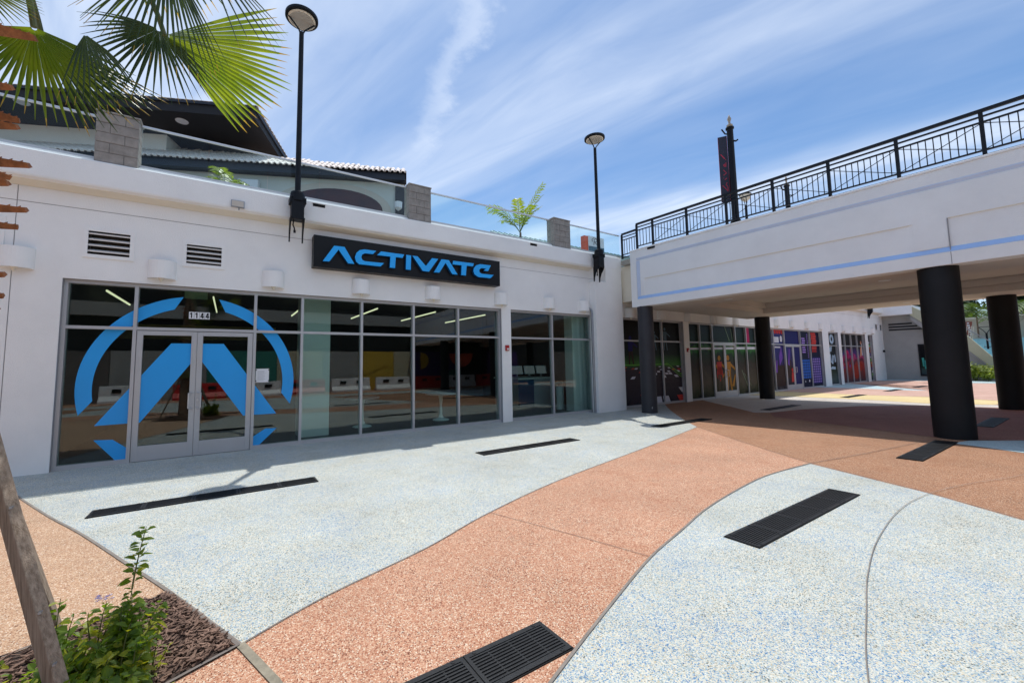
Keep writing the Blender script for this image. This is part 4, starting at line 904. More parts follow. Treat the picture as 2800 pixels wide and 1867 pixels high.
for k, (x, y, r_, mt, lb) in enumerate(((10.76, 7.70, 0.222, 'column_grey', 'dark grey column at the near left corner'), (11.06, 1.74, 0.262, 'column_black', 'big black column in the right foreground'), (17.90, 7.56, 0.25, 'column_black', 'black column standing before the printed windows'), (17.92, 1.72, 0.26, 'column_black', 'black column at the right edge'), (11.3, -4.2, 0.26, 'column_black', 'black column beyond the right edge of view'), (18.1, -4.2, 0.26, 'column_black', 'far black column beyond the right edge of view'))):
    lx, ly = tob(x, y); zb = gz(y)-0.01
    cf = MB().lathe((lx, ly, 0), [(r_, zb), (r_, 3.2295)], 48).build('column', mt, br, smooth=True, label=lb)
    if k == 0:
        m_ = MB()
        for q in range(5): m_.obox((lx-r_*0.60+0.006*q, ly-r_*0.805, 0.20+0.05*q+random.uniform(-0.02, 0.02)), (0.010, -0.006, 0), (0.001, 0.002, 0), (0.004, 0, 0.030))
        m_.build('scuff', 'scuff', cf)
# bridge railing
rl = thing('bridge_railing', 'dark metal railing with crossed diagonals along the bridge', 'railing', (10.53, 7.98, 0), (0, 0, BA))
RX = 0.17; ys = [-0.16]+[-0.70-1.042*k for k in range(11)]
ZR = (5.84, 5.735, 5.635, 5.135, 5.045)
yend = ys[-1]
for z, h_, w_ in ((ZR[0], 0.055, 0.06), (ZR[1], 0.028, 0.032), (ZR[2], 0.028, 0.032), (ZR[3], 0.028, 0.032), (ZR[4], 0.028, 0.032)):
    MB().box(RX-w_/2, RX+w_/2, yend, ys[0], z-h_/2, z+h_/2).build('rail', 'dark_rail', rl)
pm = bm_ = dm = dm2 = None
for i, y in enumerate(ys):
    z0, z1 = 5.0, ZR[0]-0.02
    if pm is None: o = MB().box(-0.026, 0.026, -0.026, 0.026, z0, z1).build('post', 'dark_rail', rl); pm = o.data; o.location = (RX, y, 0)
    else: inst('post', pm, rl, (RX, y, 0))
    if i == len(ys)-1: break
    yn = ys[i+1]; nb = 10 if i else 4
    for k in range(1, nb+1):
        yy = y+(yn-y)*k/(nb+1)
        if bm_ is None: o = MB().box(-0.007, 0.007, -0.007, 0.007, ZR[3], ZR[2]).build('baluster', 'dark_rail', rl); bm_ = o.data; o.location = (RX, yy, 0)
        else: inst('baluster', bm_, rl, (RX, yy, 0))
    if i:
        for q, (za, zb) in enumerate(((ZR[3]+0.02, ZR[2]-0.02), (ZR[2]-0.02, ZR[3]+0.02))):
            MB().bar((RX+0.011*(1-2*q), y-0.02, za), (RX+0.011*(1-2*q), yn+0.02, zb), 0.008, 0.012).build('diagonal', 'dark_rail', rl)
# return of the railing at the corner: across, then back along the terrace
for (a, b) in (((RX, -0.16), (0.62, 0.15)), ((0.62, 0.15), (0.66, 0.75))):
    a, b = Vector((*a, 0)), Vector((*b, 0))
    for z, h_ in ((ZR[0], 0.055), (ZR[1], 0.028), (ZR[2], 0.028), (ZR[3], 0.028), (ZR[4], 0.028)):
        MB().bar(a+Vector((0, 0, z-0.001)), b+Vector((0, 0, z-0.001)), h_).build('rail', 'dark_rail', rl)
    inst('post', pm, rl, (b.x, b.y, 0))
    for k in range(1, 6): q = a.lerp(b, k/6); inst('baluster', bm_, rl, (q.x, q.y, 0))
# banner post and smaller lamps on the bridge
def banner_post(x, y, z0, z1, label, banner=True, sc=1.0):
    t = thing('banner_post', label, 'banner post', (x, y, 0))
    MB().lathe((0, 0, 0), [(0.13*sc, z0), (0.13*sc, z0+0.35), (0.085*sc, z0+0.45), (0.075*sc, z1), (0.10*sc, z1+0.02), (0.10*sc, z1+0.06)], 20).build('post', 'black_metal', t, smooth=True)
    MB().lathe((0, 0, z1+0.06), [(0.06*sc, 0), (0.075*sc, 0.03), (0.075*sc, 0.07), (0.03*sc, 0.10), (0.025*sc, 0.16), (0.05*sc, 0.24), (0.015*sc, 0.33), (0.004, 0.36)], 14).build('finial', 'finial', t, smooth=True)
    m_ = MB(); m_.tube([(0, 0, z1-0.14), (-0.06, 0.10, z1-0.08), (-0.10, 0.16, z1+0.06)], 0.018, 6); m_.tube([(0, 0, z1-0.30), (0.03, -0.12, z1-0.36), (0.05, -0.16, z1-0.33)], 0.022, 6); m_.build('bracket', 'black_metal', t)
    if banner:
        bo = MB().box(-0.21, -0.06, 0.10, 0.108, z1-1.95, z1-0.14); 
        bo = MB(); bo.obox((-0.09, 0.165, z1-1.05), (-0.055, 0.09, 0), (0.004, 0.0025, 0), (0, 0, 0.91)); bo = bo.build('banner', 'banner_dark', t)
        m_ = MB(); base = Vector((-0.09, 0.165, z1-1.05))-Vector((0.0045, 0.0028, 0))*1.6; ux = Vector((-0.055, 0.09, 0)).normalized()*-1
        def stroke(pts, w_=0.014):
            for i in range(len(pts)-1):
                p, q = [base+ux*u_+Vector((0, 0, v_)) for u_, v_ in (pts[i], pts[i+1])]; m_.bar(p, q, 0.003, w_)
        # script word "Live!" reading upward
        stroke([(-0.055, -0.45), (0.06, -0.62), (0.062, -0.50), (0.02, -0.44), (0.05, -0.38)]); stroke([(0.0, -0.30), (0.055, -0.26)]); stroke([(-0.03, -0.25), (-0.022, -0.24)])
        stroke([(-0.02, -0.17), (0.05, -0.12), (-0.02, -0.02)]); stroke([(0.02, 0.06), (-0.01, 0.11), (0.015, 0.14), (0.045, 0.05), (0.05, 0.17)]); stroke([(-0.06, 0.42), (0.03, 0.28)], 0.02); stroke([(0.045, 0.255), (0.052, 0.245)], 0.02)
        m_.build('banner_word', 'banner_red', bo)
        ed = MB(); 
        for s_ in (-1, 1): ed.bar(base+ux*0.104*s_+Vector((0, 0, -0.9)), base+ux*0.104*s_+Vector((0, 0, 0.9)), 0.003, 0.01)
        ed.build('banner_edge', 'banner_red', bo)
    return t
banner_post(11.25, 5.20, 4.85, 7.74, 'black post on the bridge with a dark banner lettered in red script')
banner_post(17.6, 6.30, 4.85, 8.0, 'distant black post with small finial behind the bridge railing', False, 1.0)
l3 = thing('deck_lamp', 'small dark lamp with cream bowl behind the bridge railing', 'lamp', (17.5, 7.68, 0))
MB().tube([(0, 0, 4.85), (0, 0, 7.75)], [0.06, 0.045], 10).build('pole', 'black_metal', l3, smooth=True); MB().lathe((0, 0, 0), [(0.03, 7.9), (0.16, 8.0), (0.20, 8.16)], 24).build('bowl', 'stucco_cream_and_bounce', l3, smooth=True); MB().lathe((0, 0, 0), [(0.21, 8.16), (0.22, 8.20), (0.05, 8.26)], 24).build('cap', 'black_metal', l3, smooth=True)
m_ = MB()
for s_ in (-1, 1): m_.tube([(0.02*s_, 0, 7.72), (0.10*s_, 0, 7.86), (0.20*s_, 0, 8.17)], 0.012, 6)
m_.build('yoke', 'black_metal', l3)

# ------------------------------------------------------------------ printed storefronts beyond the pier
def sign_area(c): return sum(c[i-1][0]*c[i][1]-c[i][0]*c[i-1][1] for i in range(len(c)))
def printed(xs, door=None, base='print_arena', art=(), label=None):
    """a framed bay whose panes carry printed film: art = (material, polygons) layered from the back forward"""
    di = [i for i in range(len(xs)-1) if door and abs(xs[i]-door[0]) < 0.02]
    o, pn = frame_bay(xs, skip_low=tuple(di))
    if label: o['label'] = label
    if door:
        l, r = door; mid = (l+r)/2; k0 = len(doors_pane)
        door_leaf(l+0.03, mid-0.002, True); door_leaf(mid+0.002, r-0.03, False); pn = pn+doors_pane[k0:]
    full = [[(xs[0], 0), (xs[-1], 0), (xs[-1], 3.05), (xs[0], 3.05)]]
    decal(full, pn, 'printed_film', base, 1)
    for k, (mt, polys) in enumerate(art): decal(polys, pn, 'print_shape', mt, 2+k)
def rect(x, z, w_, h): return [(x, z), (x+w_, z), (x+w_, z+h), (x, z+h)]
def disc(x, z, r_, n=12, sx=1.0): return [(x+r_*sx*cos(2*pi*k/n), z+r_*sin(2*pi*k/n)) for k in range(n)]
def figure(x, z, h):
    """printed silhouette: head, body, legs, raised arm"""
    return [disc(x, z+h*0.92, h*0.075, 10), [(x-h*0.11, z+h*0.46), (x+h*0.10, z+h*0.46), (x+h*0.13, z+h*0.82), (x-h*0.13, z+h*0.82)], [(x+h*0.10, z+h*0.80), (x+h*0.13, z+h*0.70), (x+h*0.36, z+h*0.58), (x+h*0.38, z+h*0.63)]], \
           [[(x-h*0.11, z+h*0.46), (x-h*0.01, z+h*0.46), (x-h*0.07, z), (x-h*0.13, z)], [(x+0.0*h, z+h*0.46), (x+h*0.10, z+h*0.46), (x+h*0.15, z), (x+h*0.09, z)]]
# bay 1: a lit floor of tiles in perspective, players behind
rnd = random.Random(3)
xs = [11.03, 12.45, 13.49, 14.69]; vx, vz = 12.95, 1.50
tw, tr_, tgrid = [], [], []
def persp(u, r_): k_ = 1/(1+0.24*r_); return (vx+u*k_, 2.02*(1-k_)-0.05)
for r_ in range(10):
    n_ = int(5+1.3*r_)
    for c in range(-n_, n_+1):
        q = [persp(c*0.52+0.04, r_+0.10), persp(c*0.52+0.46, r_+0.10), persp(c*0.52+0.46, r_+0.84), persp(c*0.52+0.04, r_+0.84)]
        v = rnd.random()
        (tw if v < (0.22 if r_ > 1 else 0.12) else tr_ if v < 0.27 else tgrid).append(q)
f1, l1 = figure(11.75, 1.45, 1.0); f2, l2 = figure(13.75, 1.95, 0.85); f3, l3_ = figure(13.1, 1.95, 0.70)
gl = [[(10.9, 1.13), (11.35, 1.42), (11.35, 1.445), (10.9, 1.17)], [(10.9, 1.03), (11.4, 1.42), (11.4, 1.43), (10.9, 1.05)], [(13.75, 1.48), (14.75, 0.98), (14.75, 1.02), (13.75, 1.50)], [(13.7, 1.44), (14.75, 0.88), (14.75, 0.91), (13.7, 1.45)], [(11.3, 1.43), (13.9, 1.43), (13.9, 1.45), (11.3, 1.45)]]
printed(xs, None, 'print_arena', [('art_floor', tgrid), ('art_white', tw), ('art_red', tr_), ('art_lime', gl), ('art_slate', f2+l2+f3+l3_), ('art_navy', f1), ('art_brown', l1)], 'window printed with a lit game floor of square tiles')
# bay 2: green laser room
beam = [[(15.1, 1.98), (20.9, 2.02), (20.9, 2.14), (15.1, 2.05)]]
lim = [[(15.1, 1.92), (16.3, 2.0), (16.3, 2.1), (15.1, 2.1)], [(17.8, 1.75), (18.6, 1.9), (18.6, 2.15), (17.9, 2.1)]]
ra = [[(18.0, 2.98), (18.03, 2.98), (18.35, 2.38), (18.32, 2.38)], [(18.5, 2.9), (18.52, 2.9), (18.60, 2.3), (18.58, 2.3)], [(19.2, 1.1), (19.23, 1.1), (19.75, 0.25), (19.72, 0.25)], [(19.4, 0.95), (19.42, 0.95), (19.95, 0.4), (19.93, 0.4)]]
pk = [rect(19.85, 2.30, 0.24, 0.70)]
fa, la = figure(17.35, 0.25, 1.50); fb, lb_ = figure(18.05, 0.15, 1.62)
arm = [[(18.25, 0.45), (18.55, 0.95), (18.62, 0.93), (18.42, 0.42)], [(17.05, 1.30), (17.30, 1.02), (17.38, 1.08), (17.1, 1.4)], [(17.55, 0.9), (18.0, 1.25), (18.05, 1.17), (17.6, 0.82)]]
printed([15.105, 15.97, 16.89, 18.73, 19.67, 20.62], (16.89, 18.73), 'print_laser', [('art_green', lim), ('art_white', beam), ('art_pink', pk), ('art_pale', ra), ('art_gold', fb+lb_+arm), ('art_red', [disc(17.35, 0.98, 0.30, 16, 0.8)]+fa[1:2]), ('art_tan', la), ('art_gold', fa[:1]+fa[2:])], 'window and doors printed with a dark green laser room')
MB().box(20.66, 20.85, 8.99, 9.10, 0, 3.04).build('window_jamb', 'aluminium', shop)
# bay 3: night blue, tiles in columns
dots = [disc(22.42+0.24*k, 2.88, 0.095, 12) for k in range(5)]+[rect(22.2, 2.94, 1.25, 0.10)]
wb = [rect(22.50, 2.36, 0.50, 0.28), rect(22.50, 2.10, 0.60, 0.07), disc(23.25, 2.55, 0.16, 14, 0.8)]
blue_t, lil_t, red_t, lb_t = [], [], [], []
for r_ in range(7):
    for c in range(4): blue_t.append(rect(25.50+0.25*c, 0.52+0.145*r_, 0.215, 0.115))
for r_ in range(10):
    for c in range(5): lil_t.append(rect(26.66+0.25*c, 0.26+0.135*r_, 0.15, 0.085))
for r_ in range(7): red_t.append(rect(26.86+0.05*(r_ % 2), 2.06+0.13*r_, 0.62, 0.112)); lb_t.append(rect(25.62+0.04*(r_ % 2), 1.86+0.12*r_, 0.42, 0.075)); 
for r_ in range(12): lb_t.append(rect(26.30, 1.60+0.11*r_, 0.10, 0.06))
for c in range(4): red_t.append(rect(26.88+0.15*c, 1.88, 0.08, 0.17))
vio = [[(22.9, 1.2), (23.3, 1.6), (23.2, 2.2), (22.9, 1.7)], [(22.4, 0.9), (22.6, 1.5), (22.7, 1.5), (22.62, 0.9)], [(23.75, 1.3), (24.0, 2.1), (24.1, 2.0), (23.95, 1.2)]]
pers = [[(24.0, 0.4), (24.45, 0.4), (24.35, 0.85), (24.1, 0.9)], disc(24.2, 1.0, 0.10)]
printed([21.28, 22.30, 23.48, 25.33, 26.56, 27.97], (23.48, 25.33), 'print_night', [('art_night', [rect(25.4, 0, 2.6, 3.05)]), ('art_navy', [rect(23.5, 2.3, 1.85, 0.8), rect(24.45, 0.2, 0.85, 2.0)]), ('art_brown', [rect(23.6, 0.6, 0.55, 0.9), rect(22.35, 0.25, 1.1, 1.0)]), ('art_violet', vio), ('art_navy', [rect(26.58, 0.2, 1.4, 1.42)]), ('art_blue', blue_t), ('art_lilac', lil_t+lb_t), ('art_red', red_t+dots+pers), ('art_white', wb+[disc(26.2, 0.38, 0.07), disc(25.7, 0.36, 0.05)])], 'window and door printed with night blue and columns of tiles')
# bay 4: pale brush shapes on black
br4 = [[(28.92, 2.45), (29.2, 2.42), (29.32, 2.75), (29.15, 2.95), (28.95, 2.8)], disc(29.78, 2.66, 0.29, 14, 1.1), [(29.0, 1.85), (29.6, 1.95), (29.75, 2.25), (29.4, 2.2), (29.1, 2.1)], [(29.0, 1.2), (29.25, 1.15), (29.15, 1.75), (28.95, 1.7)], [(29.5, 1.25), (29.7, 1.2), (29.9, 1.7), (29.7, 1.75)], [(29.95, 1.3), (30.15, 1.35), (30.1, 1.8), (29.95, 1.7)], [(29.2, 0.95), (29.5, 1.08), (30.0, 1.05), (30.0, 0.9), (29.5, 0.92)]]
printed([28.875, 30.29], None, 'print_ink', [('art_ice', br4+[[(28.95, 2.15), (29.2, 2.0), (29.3, 2.3), (29.05, 2.4)], [(29.35, 1.3), (29.5, 1.3), (29.45, 1.8), (29.3, 1.75)]]), ('art_black', [disc(29.78, 2.66, 0.13, 12, 0.8)])], 'narrow window printed with pale brush shapes on black')
# bay 5: neon figures
rnd = random.Random(11)
mg = [[(30.85+rnd.random()*1.9, 1.2+rnd.random()*0.8) for _ in range(1)][0] for _ in range(14)]
printed([30.745, 31.65, 32.70, 33.74, 34.905], None, 'print_neon', [('art_pink', [disc(x, z, rnd.uniform(0.06, 0.20), 9, rnd.uniform(0.6, 1.4)) for x, z in mg]), ('art_violet', [disc(30.9+rnd.random()*1.8, 0.9+rnd.random()*0.9, rnd.uniform(0.04, 0.12), 8) for _ in range(8)]), ('art_rust', [disc(33.3, 0.7, 0.45, 14, 1.2), disc(34.1, 1.0, 0.3, 12, 1.3)]), ('art_skin', [[(34.2, 1.6), (34.6, 1.7), (34.7, 2.3), (34.4, 2.2)], disc(34.6, 2.5, 0.13)]), ('art_white', [[(34.62, 1.7), (34.72, 1.7), (34.76, 2.4), (34.66, 2.5)]])], 'window printed with magenta and rust neon figures')
st = []
cols6 = ['art_orange', 'art_lime', 'art_white', 'art_violet', 'art_red']
d6 = {c: [] for c in cols6}
for k in range(26): d6[cols6[(k*3) % 5]].append(disc(35.52+(k*0.37) % 0.75, 0.25+k*0.095, 0.075, 7, 1.2))
printed([35.455, 36.335], None, 'print_ink', [(c, v) for c, v in d6.items()], 'narrow farthest window printed with bright coloured patches')

# ------------------------------------------------------------------ far end of the plaza
eb = thing('grey_end_building', 'grey end wall with three dark slots under a white flat roof edge', 'building', (0, 0, 0))
MB().box(38.605, 39.4, 5.9, 9.3, -0.05, 4.36).build('wall', 'stucco_grey', eb)
MB().box(37.9, 40.2, 7.27, 9.2, 4.365, 4.95).build('roof_edge', 'stucco', eb, bevel=0.01)
for z, y in ((3.79, 7.45), (3.60, 7.22), (3.41, 6.98)): MB().box(38.57, 38.604, y, 8.58, z-0.05, z+0.05).build('slot', 'black_soffit', eb)
for z in (2.95, 1.95): MB().box(38.598, 38.604, 5.95, 8.88, z-0.006, z+0.006).build('groove', 'groove', eb)
pc = thing('poster_case', 'dark framed poster case with teal picture on the grey end wall', 'poster case', (38.6, 6.55, 0.30))
m_ = MB(); m_.box(-0.06, 0, 0, 0.73, 0, 2.08); m_.build('frame', 'black_metal', pc); MB().box(-0.066, -0.061, 0.07, 0.66, 0.10, 1.95).build('picture', 'print_ink', pc)
m_ = MB()
for k in range(5): m_.obox((-0.0685, 0.22+0.08*k, 0.75+0.16*(k % 3)), (0.001, 0, 0), (0, 0.05, 0), (0, 0.015, 0.28))
m_.build('picture_shape', 'art_teal', pc)
stw = thing('stair', 'khaki sided outdoor stair with sloping parapet behind the black columns', 'stair', (0, 0, 0))
XS = 38.0
P3 = lambda pts, x: [Vector((x, y, z)) for y, z in pts]
MB().prism(P3([(7.40, 4.95), (7.40, 4.30), (5.40, 2.28), (4.34, 0.98), (3.75, 0.28), (3.70, 0.75), (4.27, 1.58), (5.47, 3.42)], XS), (0.25, 0, 0)).build('parapet', 'stucco_khaki', stw)
MB().prism(P3([(7.40, 4.28), (5.42, 2.26), (4.36, 0.96), (3.80, 0.10), (5.80, 0.0), (5.80, 2.0), (7.40, 4.0)], XS+0.06), (0.15, 0, 0)).build('side_wall', 'stucco_grey', stw)
MB().prism(P3([(5.41, 2.27), (4.35, 0.97), (3.78, 0.22), (3.78, 0.14), (4.36, 0.90), (5.43, 2.20)], XS-0.03), (0.30, 0, 0)).build('stringer', 'groove', stw)
for k in range(14):
    y = 7.0-k*0.27; z = 4.3-k*0.29; MB().box(XS+0.26, XS+3.2, y-0.27, y, max(z-0.6, 0), z).build('step', 'stair_aqua', stw)
for k in range(9): MB().bar((XS+0.6, 5.6-k*0.08, 3.0-k*0.06), (XS+0.6, 5.5-k*0.08, 3.75-k*0.05), 0.02).build('baluster', 'stucco_cream_and_bounce', stw)
MB().bar((XS+0.5, 6.3, 4.35), (XS+0.5, 4.2, 2.35), 0.05).build('handrail', 'conduit', stw)
rw = thing('retaining_wall', 'pale beige garden wall below the far palms', 'wall', (0, 0, 0))
MB().box(46, 46.5, -14, 9, 0, 4.25).build('wall', 'stucco_beige', rw); MB().box(45.9, 46.6, -14, 9, 4.251, 4.36).build('coping', 'stucco', rw)
MB().box(44.5, 45.99, -14, 5.8, 0, 2.75).build('upper_planter', 'stair_aqua', rw)
ks = thing('kiosk_sign', 'leaning brown sign post with white marks beside the far stair', 'sign', (42.0, 5.55, 0), (0, 0, radians(12)))
MB().obox((0, 0, 3.36), (0.06, 0, 0), (0, 0.16, 0.02), (0, -0.07, 0.50)).build('panel', 'kiosk_brown', ks); m_ = MB()
for k in range(6): m_.obox((-0.064, -0.07+0.02*k*0-0.012*k+0.03, 3.75-0.15*k), (0.002, 0, 0), (0, 0.05, 0), (0, 0, 0.035))
m_.build('mark', 'white_paint', ks); MB().box(-0.05, 0.05, -0.05, 0.05, 0, 2.9).build('post', 'black_metal', ks)
fl2 = thing('plaza_lamp', 'slim black lamp with open forked top far behind the columns', 'street lamp', (42.0, 4.78, 0))
m_ = MB(); m_.tube([(0, 0, 0), (0, 0, 3.05)], 0.05, 8)
m_.build('pole', 'black_metal', fl2); m_ = MB()
for s_ in (-1, 1): m_.tube([(0, 0, 3.0), (0, s_*0.12, 3.22), (0, s_*0.32, 3.46)], 0.02, 6)
m_.tube([(0, -0.34, 3.46), (0, 0.34, 3.46)], 0.025, 6); m_.tube([(0, -0.30, 2.15), (0, 0.30, 2.15)], 0.02, 6); m_.build('fork', 'black_metal', fl2)
def leaf_cloud(blobs, n, size, seed, squash=1.0):
    rnd = random.Random(seed); b = MB()
    vol = [r[0]*r[1]*r[2] for c, r in blobs]; tot = sum(vol)
    for (c, r), v in zip(blobs, vol):
        for _ in range(max(8, int(n*v/tot))):
            while True:
                d = Vector((rnd.uniform(-1, 1), rnd.uniform(-1, 1), rnd.uniform(-1, 1)))
                if 0.25 < d.length < 1: break
            d = d*(0.55+0.45*rnd.random()); p = Vector(c)+Vector((d.x*r[0], d.y*r[1], d.z*r[2]))
            nrm = (d+Vector((rnd.uniform(-.8, .8), rnd.uniform(-.8, .8), rnd.uniform(0, 1)))).normalized(); t_ = nrm.orthogonal().normalized(); t_.rotate(Quaternion(nrm, rnd.uniform(0, 6.28))); s2 = nrm.cross(t_); s = size*rnd.uniform(0.6, 1.35)
            b.poly((p-t_*s, p+s2*s*0.42+nrm*s*0.1, p+t_*s, p-s2*s*0.42+nrm*s*0.1))
    return b
for i, (x, y, h_, lab) in enumerate(((37.6, 4.9, 1.05, 'bright green bush left of the far stair foot'), (37.2, 4.35, 0.95, 'bright green bush at the far stair foot'), (36.2, 3.75, 0.9, 'bright green bush nearest the black column at the right'), (35.6, 3.0, 0.95, 'bright green bush hidden partly by the right edge column'), (35.2, 2.2, 1.0, 'bright green bush at the right picture edge'))):
    t = thing('bush', lab, 'bush', (x, y, gz(y)), group='bushes before the stair')
    leaf_cloud([((0, 0, h_*0.55), (0.75, 0.48, h_*0.55)), ((0.1, 0.2, h_*0.7), (0.4, 0.3, h_*0.38))], 620, 0.085, 40+i).build('foliage', 'hedge_leaf', t)
    MB().tube([(0, 0, 0), (0, 0, h_*0.5)], 0.03, 6).build('stem', 'stem', t)
def tree(name, x, y, z0, zc, r, lab, mat, seed, n=1100, size=0.32):
    rnd = random.Random(seed); t = thing(name, lab, 'tree', (x, y, z0), group='trees beyond the garden wall')
    m_ = MB(); m_.tube([(0, 0, 0), (0.1, 0.1, (zc-z0)*0.6), (0, 0.2, zc-z0)], [0.2, 0.15, 0.08], 8)
    for k in range(5): a = k*1.26; m_.tube([(0.1, 0.1, (zc-z0)*0.6), (cos(a)*r*0.5, sin(a)*r*0.5, zc-z0+0.2)], [0.08, 0.03], 6)
    m_.build('trunk', 'trunk', t)
    bl = [((rnd.uniform(-.6, .6)*r, rnd.uniform(-.7, .7)*r, zc-z0+rnd.uniform(-.4, .5)*r), (r*rnd.uniform(.35, .6), r*rnd.uniform(.35, .6), r*rnd.uniform(.28, .45))) for _ in range(9)]
    leaf_cloud(bl, n, size, seed).build('crown', mat, t)
tree('broadleaf_tree', 52, 8.2, 0, 6.0, 2.4, 'dark leafy tree behind the garden wall, left of the black columns', 'far_dark', 61)
tree('broadleaf_tree', 54, 4.6, 0, 6.6, 2.8, 'dark leafy tree between the two right black columns', 'far_dark', 62)
tree('broadleaf_tree', 53, 0.6, 0, 6.6, 2.8, 'dark leafy tree at the right edge behind the garden wall', 'far_leaf', 63)
palmlet('garden_palm', 'yellow green palm leaning over the garden wall between the columns', 'palm', (45.2, 5.5, 2.9), 11, 2.4, 0.9, 'far_leaf', 0.14, 71, nl=16, stem_h=1.7)
palmlet('garden_palm', 'yellow green palm over the garden wall at the right edge', 'palm', (45.2, 2.3, 2.9), 11, 2.3, 0.95, 'far_leaf', 0.14, 72, nl=16, stem_h=1.8)

# ------------------------------------------------------------------ the side of the plaza behind the camera, seen mirrored in the glass
ob = thing('opposite_building', 'shopfront building across the plaza, its deep shade painted dark, seen mirrored in the shop glass', 'building', (0, 0, 0))
MB().box(-26, 45, -16, -9.2, 0.2, 6.2).build('wall', 'interior_dark', ob); MB().box(-26, 45, -9.19, -9.0, 4.6, 5.3).build('canopy', 'stucco_grey', ob)  # near-black wall colour stands in for deep shade under the upper floor
hb = thing('hoarding', 'painted hoarding of coloured panels across the plaza, mirrored in the glass', 'hoarding', (0, 0, gz(-8)))
x = -16.0
for wd, mt in ((6, 'hoard_sand'), (5, 'asphalt'), (4, 'stucco_grey'), (3.4, 'hoard_teal'), (2.6, 'hoard_sand'), (2.2, 'stucco_grey'), (2.4, 'hoard_yellow'), (1.4, 'hoard_sand'), (3.6, 'hoard_purple'), (2.6, 'interior_dark'), (3.0, 'hoard_purple'), (4, 'interior_dark'), (5, 'asphalt')):
    MB().box(x, x+wd-0.02, -8.6, -8.5, 0, 2.55).build('panel', mt, hb); x += wd
def half(xc, z, r_, a0, mt):
    m_ = MB(); m_.prism([Vector((xc+r_*cos(a0+pi*k/16), -8.49, z+r_*sin(a0+pi*k/16))) for k in range(17)], (0, 0.02, 0)); m_.build('painted_disc', mt, hb)
half(11.6, 1.9, 0.6, -pi/2, 'hoard_yellow'); half(14.9, 2.4, 1.0, pi, 'orange_paint'); half(14.1, 0.5, 0.7, 0, 'hoard_teal'); half(8.4, 1.3, 0.9, 0.4, 'hoard_yellow')
def barrier(x, mt, lab):
    t = thing('road_barrier', lab, 'barrier', (x, -7.6, gz(-7.6)), group='water filled barriers across the plaza')
    m_ = MB(); m_.prism([Vector((-1.15, yy, zz)) for yy, zz in ((-0.28, 0), (0.28, 0), (0.28, 0.12), (0.12, 0.34), (0.08, 0.82), (-0.08, 0.82), (-0.12, 0.34), (-0.28, 0.12))], (2.3, 0, 0)); m_.build('body', mt, t, bevel=0.02)
    for k in (-0.5, 0.5): MB().box(k-0.18, k+0.18, 0.121, 0.15, 0.48, 0.66).build('slot', 'dark_void', t)
for x, mt, d_ in ((-4.0, 'barrier_white', 'white barrier across the plaza, mirrored in the left door leaf'), (-1.2, 'barrier_red', 'red barrier across the plaza, mirrored in the right door leaf'), (1.4, 'barrier_white', 'white barrier across the plaza, mirrored just right of the doors'),
                  (3.8, 'barrier_red', 'red barrier across the plaza, mirrored before the pale inside column'), (6.5, 'barrier_white', 'white barrier across the plaza, mirrored in the pane with the pale column'), (9.2, 'barrier_white', 'white barrier across the plaza, mirrored in the pane right of the pale column'),
                  (11.9, 'barrier_red', 'red barrier across the plaza, mirrored left of the round table'), (14.3, 'barrier_white', 'white barrier across the plaza, mirrored beside the white round table'), (16.8, 'barrier_red', 'red barrier across the plaza, mirrored in the pane left of the red alarm')):
    barrier(x, mt, d_)

# ------------------------------------------------------------------ palm, braces, planting bed
TX, TY = -1.10, 2.55
palm = thing('fan_palm', 'young fan palm at the left edge with bright fan leaves and orange leaf stubs', 'palm', (0, 0, 0))
m_ = MB(); m_.tube([(TX, TY, 0.05), (TX, TY, 0.5), (TX, TY, 2.2), (TX, TY, 3.5), (TX, TY, 4.05)], [0.20, 0.16, 0.15, 0.16, 0.08], 20); m_.build('trunk', 'trunk', palm, smooth=True)
rnd = random.Random(21)
def boot(z, a, ln, wd):
    """cut leaf base: a tapering, channelled stub with a frayed upper edge"""
    d = Vector((cos(a), sin(a), 0)); t_ = Vector((-sin(a), cos(a), 0)); p = Vector((TX, TY, z))+d*0.135; b = MB(); n = 6
    for i in range(n):
        s0, s1 = i/n, (i+1)/n
        def ring(s):
            c = p+d*(ln+0.028)*s+Vector((0, 0, 0.10*s*ln)); h = wd*(1-0.42*s); th = 0.024*(1-0.35*s)
            return [c-t_*h+Vector((0, 0, 0.02*(1-s))), c+Vector((0, 0, -th)), c+t_*h+Vector((0, 0, 0.02*(1-s))), c+Vector((0, 0, th*0.55))]
        r0, r1 = ring(s0), ring(s1)
        for k in range(4): b.quad(r0[k], r0[(k+1) % 4], r1[(k+1) % 4], r1[k])
        if i == n-1: b.poly(r1)
        for sgn in (0, 2):
            q = r0[sgn].lerp(r1[sgn], 0.5); b.poly((q-d*0.006, q+d*0.006, q+d*0.007+Vector((0, 0, 0.005))+(r0[sgn]-r0[1]).normalized()*0.003))
    return b.build('leaf_stub', 'boot', palm)
for z, a, ln, wd in ((3.10, -0.10, 0.13, 0.040), (2.83, -0.25, 0.09, 0.034), (2.735, 0.15, 0.08, 0.035), (2.66, -0.2, 0.11, 0.034), (2.50, -0.12, 0.145, 0.042), (2.505, 0.7, 0.08, 0.035), (2.405, -0.2, 0.095, 0.036), (2.30, -0.10, 0.145, 0.036), (2.245, 0.2, 0.10, 0.03), (2.01, -0.15, 0.10, 0.032), (1.925, 0.0, 0.085, 0.028), (1.86, -0.2, 0.095, 0.030), (1.30, -0.1, 0.11, 0.03)): boot(z, a, ln+0.015, wd)
for k in range(40): boot(1.0+k*0.065, 0.9+k*2.4 % 4.6, 0.10, 0.04)
